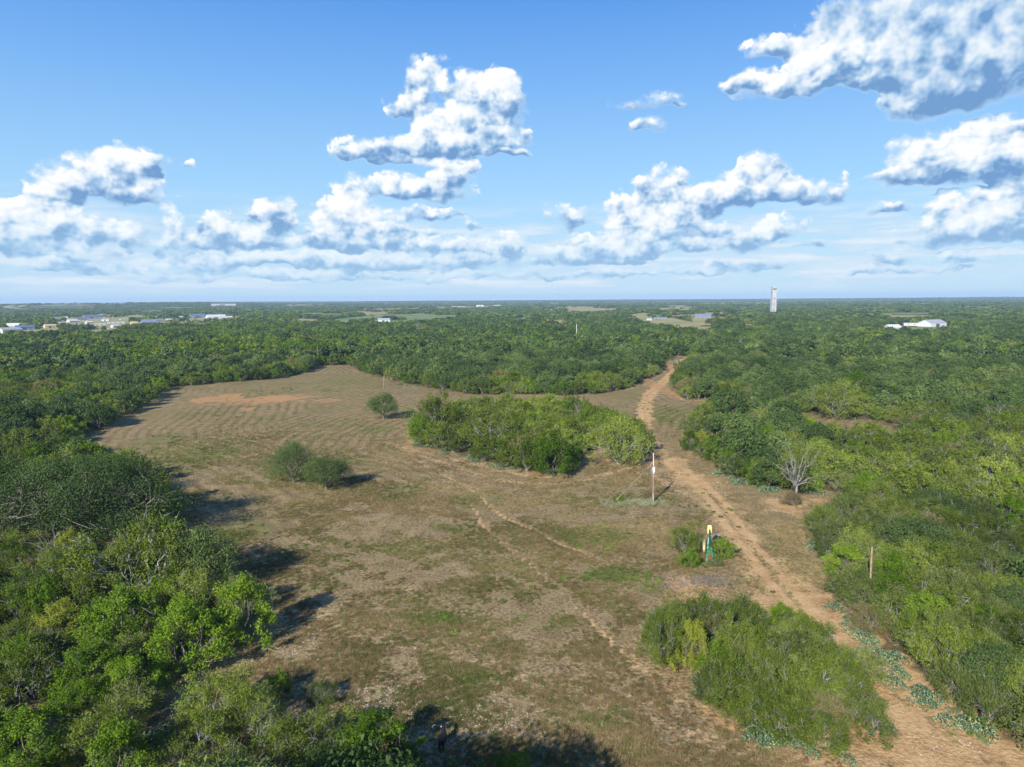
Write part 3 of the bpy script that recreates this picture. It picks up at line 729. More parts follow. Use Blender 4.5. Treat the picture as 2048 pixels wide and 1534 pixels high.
for kind_, pl, _ in PAST_PX:
    P2 = np.array([far_pt(px, py) for px, py in pl]); PAST.append(P2)
    c = P2.mean(0); n = len(P2)
    rings = [np.array([c])] + [c + (P2 - c) * k for k in (0.35, 0.7, 1.0)]
    # densify the rim so that it follows the land
    VV = [c]; 
    m_ = 6; R3 = []
    for k in (0.25, 0.5, 0.75, 1.0):
        Q = []
        for i in range(n):
            a, b = P2[i], P2[(i + 1) % n]
            for t_ in np.linspace(0, 1, m_, endpoint=False): Q.append(c + ((a * (1 - t_) + b * t_) - c) * k)
        R3.append(Q)
    N_ = n * m_; VV = np.array([c] + sum(R3, []))
    z_ = height(VV[:, 0], VV[:, 1]) + 0.35 + np.hypot(VV[:, 0], VV[:, 1]) * 0.0004
    FF = [(0, 1 + i, 1 + (i + 1) % N_) for i in range(N_)]
    for r_ in range(3):
        o1 = 1 + r_ * N_; o2 = o1 + N_
        FF += [(o1 + i, o2 + i, o2 + (i + 1) % N_, o1 + (i + 1) % N_) for i in range(N_)]
    o = link(bpy.data.objects.new('field', mesh_from('field', np.column_stack([VV, z_]), FF, M_TAN if kind_ == 'dry' else M_GRN)))
    tag(o, kind='structure')
def in_pasture(P):
    r = np.zeros(len(P), bool)
    for q in PAST:
        for k in (1.0, 1.04, 1.08, 1.12, 1.16): r |= inside(P * k, q)      # only low scrub on the near side of a pasture
    n = fbm(P[:, 0], P[:, 1], 90, 211, 4); home = inside(P, PAST[0]) | inside(P, PAST[1])
    return r & (n < np.where(home, .62, .68))      # clumps of trees stand in them

# ------------------------------------------------------------------ the haze
M_HAZE = bpy.data.materials.new('haze'); M_HAZE.use_nodes = True
hz = NT(M_HAZE.node_tree); hz.n.clear(); ho = hz.new('ShaderNodeOutputMaterial'); pv = hz.new('ShaderNodeVolumePrincipled')
pv.inputs['Color'].default_value = (0.54, 0.76, 1.0, 1); pv.inputs['Density'].default_value = 0.9e-4; pv.inputs['Anisotropy'].default_value = 0.0
hz.l.new(pv.outputs[0], ho.inputs['Volume'])
zmin = float(zz.min()) - 1.5
X0, X1, Y0, Y1, Z0, Z1 = -15000, 15000, -800, 15000, min(zmin, -10.0), 92.0
hv = [(x, y, z) for x in (X0, X1) for y in (Y0, Y1) for z in (Z0, Z1)]
hf = [(0, 1, 3, 2), (4, 6, 7, 5), (0, 4, 5, 1), (2, 3, 7, 6), (0, 2, 6, 4), (1, 5, 7, 3)]
haze = link(bpy.data.objects.new('haze', mesh_from('haze', hv, hf, M_HAZE))); tag(haze, 'pale blue summer haze over the land', kind='stuff')
# ------------------------------------------------------------------ plants one can tell apart
PLANTS = []          # (species, x, y, sx, sz, rot, label, group, hero)
def spot(px, py, wpx, hpx, sp, label, cat=None, group=None):
    """a plant surveyed from the photograph: base point, crown width and height in pixels"""
    x, y = G(px, py); slant = math.sqrt(x * x + y * y + CAM_H ** 2); dep = math.hypot(x, y)
    Rm = wpx / 2 / F_PX * slant; Hm = hpx / F_PX * slant / (dep / slant + 0.25 * CAM_H / slant)
    R0, H0 = SPECIES[sp][2], SPECIES[sp][3]
    PLANTS.append((sp, x, y, Rm / R0, Hm / H0, random.uniform(0, 6.28), label, group, True))
O_, M_, H_, B_ = 'live_oak', 'mesquite_tree', 'hackberry_bush', 'thorn_shrub'
spot(232,1084,205,140,O_,'broadest dark green live oak, at the left field edge with a wide shadow')
spot(110,1090,200,135,O_,'dark live oak against the left side of the broadest oak')
spot(5,1075,160,120,O_,'dark live oak cut by the left picture edge beside the big oaks')
spot(170,1020,150,90,O_,'dark live oak behind the two big oaks at left')
spot(767,838,58,52,O_,'lone round live oak standing alone in the open field near a thin pole')
spot(588,965,96,74,O_,'wider live oak of the pair in the middle of the field')
spot(652,978,82,68,O_,'rounder right-hand live oak of the pair in the middle of the field')
spot(300,1205,190,145,M_,'light green mesquite with a pale forked trunk beside the field edge')
spot(405,1190,120,115,O_,'deep green tree at the tip of the woods with a shadow across the field')
spot(490,1290,112,120,H_,'bright lime green hackberry standing out into the field')
spot(375,1345,130,120,H_,'vivid green hackberry in front of the lime green one')
spot(250,1300,130,100,H_,'yellow green bush between the forked mesquite and the vivid hackberry')
spot(190,1395,120,88,H_,'leafy green hackberry between the gaps of the lower left woods')
spot(70,1400,120,84,M_,'grey green mesquite near the left edge of the lower left woods')
spot(210,1520,125,86,M_,'loose yellow green mesquite in the lower left corner')
spot(60,1540,125,90,H_,'bright leafy bush cut by the lower left corner')
spot(440,1452,130,96,M_,'tall mesquite of the clump at the bottom edge of the field')
spot(505,1475,110,88,M_,'mesquite with grey bare twigs in the bottom clump')
spot(560,1392,48,44,H_,'small lime green bush just above the bottom mesquite clump')
spot(642,1404,58,34,B_,'small dark bush lying in its own shadow by the bottom clump')
spot(400,1530,120,80,M_,'mesquite beside the bare shrub at the bottom edge')
spot(640,1510,110,80,M_,'pale olive mesquite at the bottom edge of the picture')
spot(745,1540,150,95,H_,'green hackberry at the bottom edge beside the shaded calf')
spot(560,1560,140,90,M_,'yellow green mesquite cut by the bottom edge')
spot(1025,1590,80,66,H_,'lime bush top just showing at the bottom edge below the field')
spot(841,887,48,56,H_,'lime green round bush at the left end of the bush island')
spot(1380,902,36,40,H_,'vivid round bush beside the dirt track opposite the bush island')
spot(1583,1010,36,26,B_,'small dark bush at the foot of the grey bare tree')
spot(1370,1106,62,54,M_,'green bush behind the oil pump')
spot(1380,1134,44,32,H_,'lime bush in front of the oil pump')
spot(1444,1114,44,36,H_,'yellow green bush to the east of the oil pump')
spot(1431,1133,26,17,B_,'small dome of dark green scrub at the near end of the oil pump')
spot(1590,1352,86,76,B_,'round grey green shrub with fine upright twigs in the oval thicket')
spot(1382,1345,66,96,H_,'yellow green bush in the left half of the oval thicket')
spot(1715,1352,92,44,B_,'low green shrub on the track side of the oval thicket')
spot(1690,1162,70,62,H_,'lime green bush at the woods edge across the track from the pump')
spot(1745,1470,80,60,B_,'dark shrub at the right end of the oval thicket')
spot(1676,836,96,66,M_,'large olive mesquite beside a small bare opening in the right woods')
spot(1714,806,42,58,H_,'narrow yellow green tree in the right woods')
spot(1240,928,110,88,M_,'green mesquite at the right end of the bush island')
spot(1105,945,110,80,H_,'leafy bush at the foot of the bush island')
spot(880,880,110,95,M_,'pale green mesquite near the left end of the bush island')
spot(985,900,120,90,M_,'mesquite with grey twigs in the front of the bush island')
heroes = [(p[1], p[2], p[3] * SPECIES[p[0]][2]) for p in PLANTS]
# the row of tall trees whose shadows fall across the lower edge
for x, y, s in ((-15.4,32.0,2.03),(-11.8,31.0,1.80),(-8.8,32.0,1.96),(-5.0,32.0,1.98),(-19.5,30.0,1.7)):
    PLANTS.append((O_, x, y, s * .76, s, random.uniform(0, 6), 'tall live oak in the row below the shaded end of the field', 'tall oaks below the field', False))

HOUSE_CLEAR = []      # filled by the building list: x, y, half width, depth in front
BUILD = [  # px, py, width px, kind, turn, roof colour, label
 (20,667,30,'barn',.5,'grey','pale grey metal barn nearest the left picture edge'),
 (50,661,26,'barn',.2,'blue','blue roofed metal shed beside the pale grey barn'),
 (28,655,18,'house',-.4,'white','white roofed cottage behind the pale grey barn'),
 (100,657,17,'barn',.3,'tan','tan metal shed among the homes at left'),
 (122,648,17,'mobile',.2,'white','cream mobile home behind the tan shed'),
 (145,645,15,'house',.5,'white','white gabled home in the middle of the left settlement'),
 (163,643,18,'house',.1,'dark','dark roofed home in the left settlement'),
 (184,638,26,'barn',.15,'blue','dark blue roofed long building behind the left settlement'),
 (204,631,12,'mobile',.4,'white','small white mobile home at the back of the left settlement'),
 (128,636,13,'mobile',-.3,'white','white mobile home in the trees behind the left settlement'),
 (157,653,23,'mobile',.1,'white','long white mobile home next to the tan shed'),
 (196,652,23,'mobile',.1,'white','white mobile home with a blue side in the left settlement'),
 (232,648,27,'mobile',.08,'white','longest white mobile home of the left settlement'),
 (230,656,11,'house',.6,'white','little white hut in front of the longest mobile home'),
 (112,640,11,'house',.7,'grey','small grey roofed home left of the white gabled home'),
 (178,648,10,'house',.4,'white','tiny white hut amid the left settlement'),
 (212,643,12,'barn',-.3,'grey','small grey metal shed in the left settlement'),
 (248,641,13,'mobile',.3,'white','short cream trailer right of the dark blue building'),
 (268,650,11,'house',.2,'tan','small tan home right of the longest mobile home'),
 (338,641,12,'mobile',-.2,'white','short white trailer right of the slate blue homes'),
 (360,637,10,'house',.5,'white','little white home left of the blue metal building'),
 (85,650,11,'mobile',.4,'white','short white trailer above the tan metal shed'),
 (298,648,24,'house',.15,'slate','home with a slate blue wall right of the left settlement'),
 (318,644,13,'house',.15,'slate','smaller slate blue home beside the larger one'),
 (395,636,26,'barn',.1,'blue','blue metal building left of the big white barn'),
 (432,639,33,'barn',.25,'white','big white metal barn'),
 (459,637,9,'house',.3,'white','tiny white hut right of the big white barn'),
 (447,611,42,'barn',.05,'rust','long rusty hangar far off under the left horizon'),
 (768,645,23,'barn',.02,'grey','low silver barn in the green pasture'),
 (917,614,27,'mobile',.02,'white','long white poultry house in the far pasture'),
 (960,614,15,'barn',.2,'white','white farm building right of the long poultry house'),
 (995,614,15,'barn',.1,'grey','grey farm building at the right end of the far farm'),
 (1084,645,9,'mobile',.3,'white','white trailer in the scrub yard in the middle distance'),
 (1094,644,9,'mobile',-.4,'tan','tan trailer beside the white one in the scrub yard'),
 (1321,638,25,'mobile',.05,'blue','white home with a blue roof edge in the dry pasture'),
 (1298,643,9,'house',.4,'white','small white hut left of the blue roofed home'),
 (1406,636,30,'house',.0,'slate','wide house with a dark gabled roof and pale walls'),
 (1476,621,9,'mobile',.2,'white','white hut left of the tower'),
 (1495,622,9,'mobile',-.2,'white','second white hut left of the tower'),
 (1374,623,8,'mobile',.1,'white','white trailer behind the dark gabled house'),
 (1785,660,22,'house',.7,'white','white home half hidden in trees at right'),
 (1809,659,10,'mobile',1.2,'white','white trailer next to the half hidden home at right'),
 (1830,651,36,'mobile',.12,'white','long white roofed home at right'),
 (1864,654,32,'barn',1.0,'grey','grey gabled barn with white trim at right')]
B_POS = []
for b in BUILD:
    x, y = far_pt(b[0], b[1]); B_POS.append((x, y)); w = b[2] / F_PX * math.hypot(x, y)
    HOUSE_CLEAR.append((x, y, w * .75 + 3, 60 + 0.055 * math.hypot(x, y)))
TOWER = far_pt(1546, 631)
HOUSE_CLEAR.append((*TOWER, 12, 60))

def free_of(P, extra=0.0):
    """where woods may stand"""
    ok = ~in_pasture(P)
    d = np.hypot(P[:, 0], P[:, 1])
    for hx, hy, hw, hd in HOUSE_CLEAR:
        u = np.array([hx, hy]) / math.hypot(hx, hy); q = P - np.array([hx, hy])
        al = q @ u; la = q @ np.array([-u[1], u[0]])
        ok &= ~((np.abs(la) < hw) & (al < 14) & (al > -hd))
    return ok
def jitter_grid(d0, d1, s, seed, half=0.80):
    rg = np.random.default_rng(seed)
    xr = np.arange(-d1 * math.sin(half) - s, d1 * math.sin(half) + s, s); yr = np.arange(max(-40, d0 * math.cos(half) - s) if d0 > 60 else 34, d1 + s, s * 0.87)
    X, Y = np.meshgrid(xr, yr); X = X + (np.arange(len(yr)) % 2)[:, None] * s / 2
    P = np.stack([X.ravel(), Y.ravel()], 1) + rg.uniform(-.38, .38, (X.size, 2)) * s
    d = np.hypot(P[:, 0], P[:, 1]); a = np.abs(np.arctan2(P[:, 0], P[:, 1]))
    return P[(d >= d0) & (d < d1) & (a < half)], rg
def species_of(P, rg):
    x, y = P[:, 0], P[:, 1]; d = np.hypot(x, y); n = len(P)
    a = x / (np.abs(y) + 1)
    q = fbm(x, y, 24, 91, 3); q2 = fbm(x, y, 70, 95, 3); r = rg.uniform(0, 1, n) * .55 + q * .45
    left = sstep(-a, 0.05, 0.35); right = sstep(a, 0.05, 0.3); farr = sstep(d, 220, 420)
    w = np.stack([.22 + .30 * farr * (1 - left) + .9 * (q2 - .5),
                  .30 + .05 * right,
                  .26 + .12 * left - .16 * right * (1 - left) - .04 * farr + .9 * (q - .5),
                  .12 + .34 * right - .04 * farr], 1)
    w = np.clip(w, .02, None); w /= w.sum(1, keepdims=True); c = w.cumsum(1)
    u = rg.uniform(0, 1, n)
    return (u[:, None] > c[:, :3]).sum(1)
NAMES = [O_, M_, H_, B_]
LAND_PX = [('the lone field oak',767,838),('the oak pair',620,970),('the utility pole',1305,1004),('the rusty brown pole',1737,1222),('the oil pump',1415,1115),
    ('the leaning grey bare tree',1592,1004),('the broadest left oak',240,1082),('the lime green hackberry',490,1290),('the bottom mesquite clump',470,1460),('the round thicket shrub',1590,1352),
    ('the far track end',1365,718),('the red soil patch',500,797),('the large olive mesquite',1676,836),('the thin corner pole',636,729),('the vivid trackside bush',1380,902),('the lower right cactus band',1900,1420),
    ('the island left tip',841,887),('the island right end',1240,928),('the right woods snag',1772,838),('the bleached snag past the field',838,672),('the bleached far right tree',1960,742),
    ('the white dead tree',1595,748),('the left grey tree',210,760),('the lower left picture corner',60,1500),('the right woods bend',1690,1000),('the lime bush opposite the pump',1690,1162),('the grey pole in the woods',1153,683)]
LANDM = [(n_, *G(px, py)) for n_, px, py in LAND_PX]
def zone(x, y):
    if inside(np.array([[x, y]]), ISLAND)[0]: return 'bush island'
    if inside(np.array([[x, y]]), THICKET)[0]: return 'oval thicket'
    d = math.hypot(x, y); a = x / max(y, 1)
    if d > 330: return 'far woods'
    if x < -8 and y < 96: return 'lower left woods'
    if x < 0 and y < 250 and a < -.22: return 'left woods'
    if y > 175 and a < .2: return 'woods past the field'
    if x > 0 and y < 100: return 'lower right woods'
    if x > 0 and y < 175: return 'middle right woods'
    return 'upper right woods'
def near_words(x, y, z_):
    """the closest landmark and on which side of it, as seen from the drone"""
    n_, lx, ly = min(LANDM, key=lambda q: math.hypot(q[1] - x, q[2] - y))
    d = math.hypot(lx, ly); ux, uy = lx / d, ly / d; al = (x - lx) * ux + (y - ly) * uy; la = (x - lx) * uy - (y - ly) * ux
    far = 'well ' if math.hypot(al, la) > 30 else 'just ' if math.hypot(al, la) < 9 else ''
    if z_ in ('bush island', 'oval thicket'): far += 'inside the %s, ' % z_ if False else ''
    return far + ('behind' if al > abs(la) else 'in front of' if -al > abs(la) else 'right of' if la > 0 else 'left of') + ' ' + n_
LOOK = {O_: ('rounded live oak', 'live oaks'), M_: ('feathery olive mesquite', 'mesquite trees'),
        H_: ('fresh green hackberry', 'hackberries'), B_: ('grey olive thorn shrub', 'thorn shrubs')}
def size_word(sx, sz):
    return ('very small ' if sx < .70 else 'small ' if sx < .84 else 'mid-sized ' if sx < 1.0 else 'broad ' if sz < sx else 'tall ' if sz > sx * 1.07 else 'large ')
def near_fill(P, rg, smin, smax, zs=1.0, inset=1.2, force=None):
    P = P[free_of(P)]
    inf = inside(P, FIELD); de = dist_line(P, FIELD, True)
    isl = inside(P, ISLAND); di = dist_line(P, ISLAND, True); thk = inside(P, THICKET); dk = dist_line(P, THICKET, True)
    sp = species_of(P, rg)
    rad = np.array([SPECIES[NAMES[k]][2] for k in sp]); s = rg.uniform(smin, smax, len(P))
    keep = (~inf & (de > rad * s * 0.62)) | (isl & (di > rad * s * 0.50)) | (thk & (dk > rad * s * .45))
    for a_, b_, c_, d_ in WARM_CLEARINGS: keep &= np.hypot((P[:, 0] - a_) / (c_ + 2.5), (P[:, 1] - b_) / (d_ + 2.5)) > 1
    for hx, hy, hr in heroes: keep &= np.hypot(P[:, 0] - hx, P[:, 1] - hy) > hr * 0.72 + rad * s * .5
    P, sp, s, isl, thk = P[keep], sp[keep], s[keep], isl[keep], thk[keep]
    for i in range(len(P)):
        if P[i][0] < -8 and P[i][1] < 92 and rg.uniform() < .24: continue      # gaps of bare ground
        x, y = P[i]; k = sp[i]; sc = s[i]; zf = rg.uniform(.78, 1.24) * zs
        d = math.hypot(x, y)
        if thk[i]: k = 3 if rg.uniform() < .38 else (1 if rg.uniform() < .72 else 2); sc *= 1.0; zf *= .98
        elif isl[i]: k = 1 if rg.uniform() < .6 else (2 if rg.uniform() < .6 else 3); zf *= 1.12
        elif x > 10 and y < 150 and k == 0 and rg.uniform() < .75: k = 3
        if x < -5 and y < 100 and k == 0 and rg.uniform() < .7: k = 1 if rg.uniform() < .35 else 2
        if k == 0 and d < 150: sc *= .82
        g_ = zone(x, y); lk, pl = LOOK[NAMES[k]]
        PLANTS.append((NAMES[k], x, y, sc, sc * zf, rg.uniform(0, 6.28), size_word(sc, sc * zf) + lk + ' ' + near_words(x, y, g_), '%s of the %s' % (pl, g_), False))
def part_grid(poly, s, seed):
    lo, hi = poly.min(0), poly.max(0); rg = np.random.default_rng(seed)
    X, Y = np.meshgrid(np.arange(lo[0], hi[0], s), np.arange(lo[1], hi[1], s * .87)); X = X + (np.arange(X.shape[0]) % 2)[:, None] * s / 2
    P = np.stack([X.ravel(), Y.ravel()], 1) + rg.uniform(-.35, .35, (X.size, 2)) * s
    return P[inside(P, poly)], rg
P0, rg0 = part_grid(THICKET, 2.25, 205); near_fill(P0, rg0, .62, .95)
P0, rg0 = part_grid(ISLAND, 3.6, 206); near_fill(P0, rg0, .8, 1.15)
P0, rg0 = jitter_grid(0, 170, 3.5, 201, 0.86); P0 = P0[~(inside(P0, THICKET) | inside(P0, ISLAND))]; near_fill(P0, rg0, .72, 1.2)
P0, rg0 = jitter_grid(170, 470, 4.6, 202, 0.80); P0 = P0[~inside(P0, ISLAND)]; near_fill(P0, rg0, .75, 1.28)

dup_ = {}
for p in PLANTS: dup_.setdefault(p[6], []).append(p)
ORD = 'first second third fourth fifth sixth seventh eighth ninth tenth eleventh twelfth thirteenth fourteenth fifteenth sixteenth seventeenth eighteenth nineteenth twentieth'.split()
PL2 = []
for lab_, ps in dup_.items():
    ps = sorted(ps, key=lambda p: math.hypot(p[1], p[2]))
    for i, p in enumerate(ps): PL2.append(p if len(ps) == 1 else p[:6] + (('nearest ' if i == 0 else (ORD[i] if i < 20 else 'farther') + ' nearest ' if i < 20 else 'one of the farthest ') + lab_,) + p[7:])
PLANTS = PL2

# nearest 300 of each kind are things of their own; the rest of a kind is one mass
BY = {k: [] for k in NAMES}
for p in PLANTS: BY[p[0]].append(p)
REST = {k: [] for k in NAMES}
def vis(p):
    d = math.hypot(p[1], p[2]); inview = abs(math.atan2(p[1], p[2])) < 0.66
    return (0 if p[8] else 1, 0 if inview else 1, d)
for k in NAMES:
    L_ = sorted(BY[k], key=vis); BY[k], REST[k] = L_[:290], L_[290:]
CAT = {O_: 'oak tree', M_: 'mesquite tree', H_: 'bush', B_: 'shrub'}
n_ind = 0
for k in NAMES:
    for i, (sp, x, y, sx, sz, rot, lab, grp, hero) in enumerate(BY[k]):
        d = math.hypot(x, y); lod = 0 if d < 135 or hero else 1; v = i % 3
        if d > 240: lod = 1
        cr, wd, both = FORMS[sp, lod, v]
        z = float(zat(x, y)) - 0.03
        if sp == O_ and hero and sx > 1.15:
            cr, wd = FORMS['grand_oak', i % 3]; sx *= 4.2 / 6.2; sz *= 6.4 / 7.6
        if d > 210 and not hero:
            o = bpy.data.objects.new(sp, both); o.location = (x, y, z); o.rotation_euler = (0, 0, rot); o.scale = (sx, sx, sz); COL.objects.link(o)
            tag(o, lab, CAT[sp], grp)
        else:
            o = empty(sp, (x, y, z), rot, lab, CAT[sp], grp, (sx, sx, sz))
            link(bpy.data.objects.new('crown', cr), o); link(bpy.data.objects.new('trunk', wd), o)
        n_ind += 1
print('individual plants', n_ind, {k: len(v) for k, v in REST.items()})

# the woods beyond: one object per kind, points that each carry a tree
MASS = {k: [[], [], [], [], []] for k in NAMES}       # pts, scl, rot, pick
colls = {k: collection_of(k + '_forms', [FORMS[k, 1, v][2] for v in range(3)] + [FORMS[k, 2, v][2] for v in range(2)] + [FORMS[k, 3, v][2] for v in range(2)]) for k in NAMES}
for k in NAMES:
    for i, p in enumerate(REST[k]):
        lod1 = math.hypot(p[1], p[2]) < 400
        MASS[k][0].append((p[1], p[2], float(zat(p[1], p[2])))); MASS[k][1].append((p[3] + p[4]) / 2); MASS[k][4].append(p[4]); MASS[k][2].append(p[5]); MASS[k][3].append(i % 3 if lod1 else 3 + i % 2)
def far_fill(d0, d1, s, scl, seed, picks, thin=0.0, half=0.74, zk=1.0):
    P, rg = jitter_grid(d0, d1, s, seed, half)
    P = P[free_of(P)]
    gap = fbm(P[:, 0], P[:, 1], 60 + d0 * .06, 131, 4)
    P = P[(gap > thin) | (rg.uniform(0, 1, len(P)) < .25)]
    sp = species_of(P, rg); z = height(P[:, 0], P[:, 1]); n = len(P)
    sc = scl * rg.uniform(.7, 1.35, n) * (0.85 + .5 * (fbm(P[:, 0], P[:, 1], 50 + d0 * .03, 141, 3) - .3)); rot = rg.uniform(0, 6.28, n); pk = picks[0] + rg.integers(0, picks[1], n)
    for j, k in enumerate(NAMES):
        m = sp == j
        kz = {O_: 1.0, M_: 1.15, H_: 1.45, B_: 1.3}[k]
        MASS[k][0].append(np.column_stack([P[m], z[m] - .1])); MASS[k][1].append(sc[m] * kz); MASS[k][4].append(sc[m] * kz * zk); MASS[k][2].append(rot[m]); MASS[k][3].append(pk[m])
    return n
tot = [far_fill(470, 1150, 6.0, 1.05, 301, (3, 2), .25), far_fill(1150, 2400, 9.5, 1.5, 302, (5, 2), .36, zk=.68), far_fill(2400, 4300, 16, 2.4, 303, (5, 2), .42, zk=.42), far_fill(4300, 8000, 24, 2.9, 304, (5, 2), .42, zk=.42)]
for k in NAMES:
    a = MASS[k]; nr = len(REST[k])
    pts = np.concatenate([np.array(a[0][:nr]).reshape(-1, 3)] + a[0][nr:]); 
    cat1 = lambda q: np.concatenate([np.array(q[:nr], float)] + list(q[nr:]))
    scatter(k.replace('_tree', '').replace('_bush', '').replace('_shrub', '') + '_woods', colls[k], pts, cat1(a[1]), cat1(a[2]), cat1(a[3]),
            {O_: 'distant live oaks merging into the dark woodland canopy', M_: 'distant olive green mesquites merging into the woodland canopy', H_: 'distant bright green hackberries scattered through the woodland', B_: 'distant grey olive scrub filling the woodland'}[k], sclz=cat1(a[4]))
print('far', tot)
# ------------------------------------------------------------------ mesh kit
class MB:
    def __init__(s): s.v, s.f, s.m = [], [], []
    def add(s, V, F, mi=0):
        b = len(s.v); s.v += [tuple(p) for p in V]; s.f += [tuple(b + i for i in f) for f in F]; s.m += [mi] * len(F); return s
    def box(s, lo, hi, mi=0):
        x0, y0, z0 = lo; x1, y1, z1 = hi
        return s.add([(x, y, z) for x in (x0, x1) for y in (y0, y1) for z in (z0, z1)], [(0, 1, 3, 2), (4, 6, 7, 5), (0, 4, 5, 1), (2, 3, 7, 6), (0, 2, 6, 4), (1, 5, 7, 3)], mi)
    def bar(s, a, b, w, h=None, mi=0, up=(0, 0, 1)):
        a, b, up = Vector(a), Vector(b), Vector(up); h = h or w; d = (b - a).normalized()
        if abs(d.dot(up)) > .98: up = Vector((1, 0, 0))
        u = d.cross(up).normalized() * w / 2; v = u.cross(d).normalized() * h / 2
        return s.add([p + i * u + j * v for p in (a, b) for i, j in ((-1, -1), (1, -1), (1, 1), (-1, 1))], [(0, 3, 2, 1), (4, 5, 6, 7), (0, 1, 5, 4), (1, 2, 6, 5), (2, 3, 7, 6), (3, 0, 4, 7)], mi)
    def cyl(s, a, b, r0, r1=None, n=10, mi=0):
        a, b = Vector(a), Vector(b); r1 = r0 if r1 is None else r1; d = (b - a).normalized()
        u = d.orthogonal().normalized(); v = d.cross(u)
        R = [p + (u * math.cos(2 * math.pi * i / n) + v * math.sin(2 * math.pi * i / n)) * r for p, r in ((a, r0), (b, r1)) for i in range(n)]
        return s.add(R, [(i, (i + 1) % n, n + (i + 1) % n, n + i) for i in range(n)] + [tuple(range(n))[::-1], tuple(range(n, 2 * n))], mi)
    def build(s, name, mats, parent=None, smooth=False):
        return link(bpy.data.objects.new(name, mesh_from(name, s.v, s.f, mats, matidx=s.m, smooth=smooth)), parent)

def put(name, px, py, rz, label, cat, group=None):
    x, y = G(px, py); return empty(name, (x, y, float(zat(x, y))), rz, label, cat, group)

# ------------------------------------------------------------------ utility pole with its transformer
M_POLE = simple_mat('creosoted_wood', (0.20, 0.115, 0.080), 0.85, 0, 0.35, 3.0, 0.3)
M_GREYWOOD = simple_mat('weathered_wood', (0.26, 0.17, 0.12), 0.9, 0, 0.3, 3.0, 0.3)
M_GALV = simple_mat('galvanised_steel', (0.66, 0.68, 0.70), 0.45, 0.35, 0.08)
M_WHITEP = simple_mat('white_paint', (0.80, 0.80, 0.78), 0.5)
M_DARKM = simple_mat('dark_metal', (0.035, 0.035, 0.040), 0.5, 0.5)
M_CERAM = simple_mat('grey_glaze', (0.32, 0.33, 0.35), 0.3)
M_YELP = simple_mat('yellow_guard', (0.75, 0.62, 0.12), 0.5)
PH = 8.7
up_ = put('utility_pole', 1305, 1004, 0.3, 'brown utility pole with a white transformer standing alone in the field by the track', 'utility pole')
MB().cyl((0, 0, -.3), (0, 0, PH), .145, .10, 12).build('pole', M_POLE, up_, True)
MB().cyl((.0, -.30, PH - 3.25), (.0, -.30, PH - 2.15), .20, .20, 14).cyl((0, -.30, PH - 2.15), (0, -.30, PH - 2.05), .205, .14, 14).build('transformer', M_WHITEP, up_, True)
MB().box((-.10, -.12, PH - 2.5), (.10, .05, PH - 2.3)).box((-.10, -.12, PH - 3.2), (.10, .05, PH - 3.0)).build('bracket', M_GALV, up_)
for s_ in (-1, 1): MB().cyl((s_ * .09, -.30, PH - 2.05), (s_ * .13, -.33, PH - 1.78), .045, .03, 8).build('bushing', M_CERAM, up_)
MB().cyl((.22, .02, PH - 2.9), (.26, .02, PH - 2.1), .05, .05, 8).bar((.12, 0, PH - 2.5), (.26, .02, PH - 2.5), .05).build('fuse_cutout', M_CERAM, up_)
MB().cyl((-.20, .0, PH - 2.7), (-.22, .0, PH - 2.25), .05, .06, 8).bar((-.12, 0, PH - 2.5), (-.22, 0, PH - 2.5), .04).build('surge_arrester', M_CERAM, up_)
MB().bar((0, 0, PH - .02), (0, 0, PH + .32), .06).cyl((0, 0, PH + .2), (0, 0, PH + .42), .07, .05, 8).build('top_insulator', M_WHITEP, up_)
MB().bar((.0, -.155, .2), (.0, -.13, PH - 3.3), .06, .04).build('conduit', M_GALV, up_)
MB().bar((-.02, -.15, PH - 2.0), (-.02, -.13, PH + .02), .12, .05).build('riser', M_WHITEP, up_)
MB().bar((0, -.19, 0.0), (0, -.18, 1.6), .13, .05).build('ground_guard', M_WHITEP, up_)
# guy wires with their yellow sleeves
gx0, gy0 = G(1228, 1004); gx_0 = gx0; ax_, ay_ = gx0 - up_.location.x, gy0 - up_.location.y
c_, s_ = math.cos(-.3), math.sin(-.3); ga = Vector((ax_ * c_ - ay_ * s_, ax_ * s_ + ay_ * c_, .05)); gb = Vector((0, 0, PH - 1.2))
MB().cyl(ga, gb, .007, .007, 5).build('guy_wire', M_GALV, up_)
MB().cyl(ga, ga.lerp(gb, .16), .03, .03, 8).build('guy_sleeve', M_YELP, up_)
for px, py, hpx, lab, mt, r in ((768, 787, 31, 'thin bare pole beyond the lone oak at the far side of the field', M_GREYWOOD, .13),
                       (1737, 1222, 94, 'rusty brown pole rising out of the right-hand brush', M_GREYWOOD, .12),
                       (636, 729, 32, 'thin grey pole at the far corner of the field', M_GREYWOOD, .14),
                       (1153, 683, 26, 'grey pole standing in the dense woods beyond the bush island', M_WHITEP, .16)):
    x, y = G(px, py); sl = math.sqrt(x * x + y * y + CAM_H ** 2); h = hpx / F_PX * sl * sl / math.hypot(x, y) * (1.1 if py > 700 else 1.3)
    p_ = empty('utility_pole', (x, y, float(zat(x, y))), 0, lab, 'utility pole')
    MB().cyl((0, 0, -.3), (0, 0, h), r, r * .75, 10).build('pole', mt, p_, True)
    MB().cyl((0, 0, h), (0, 0, h + .18), .07, .05, 8).build('top_insulator', M_CERAM, p_)
    MB().bar((0, -r - .01, h * .25), (0, -r * .85, h * .6), .05, .03).build('tag_strip', M_GALV, p_)

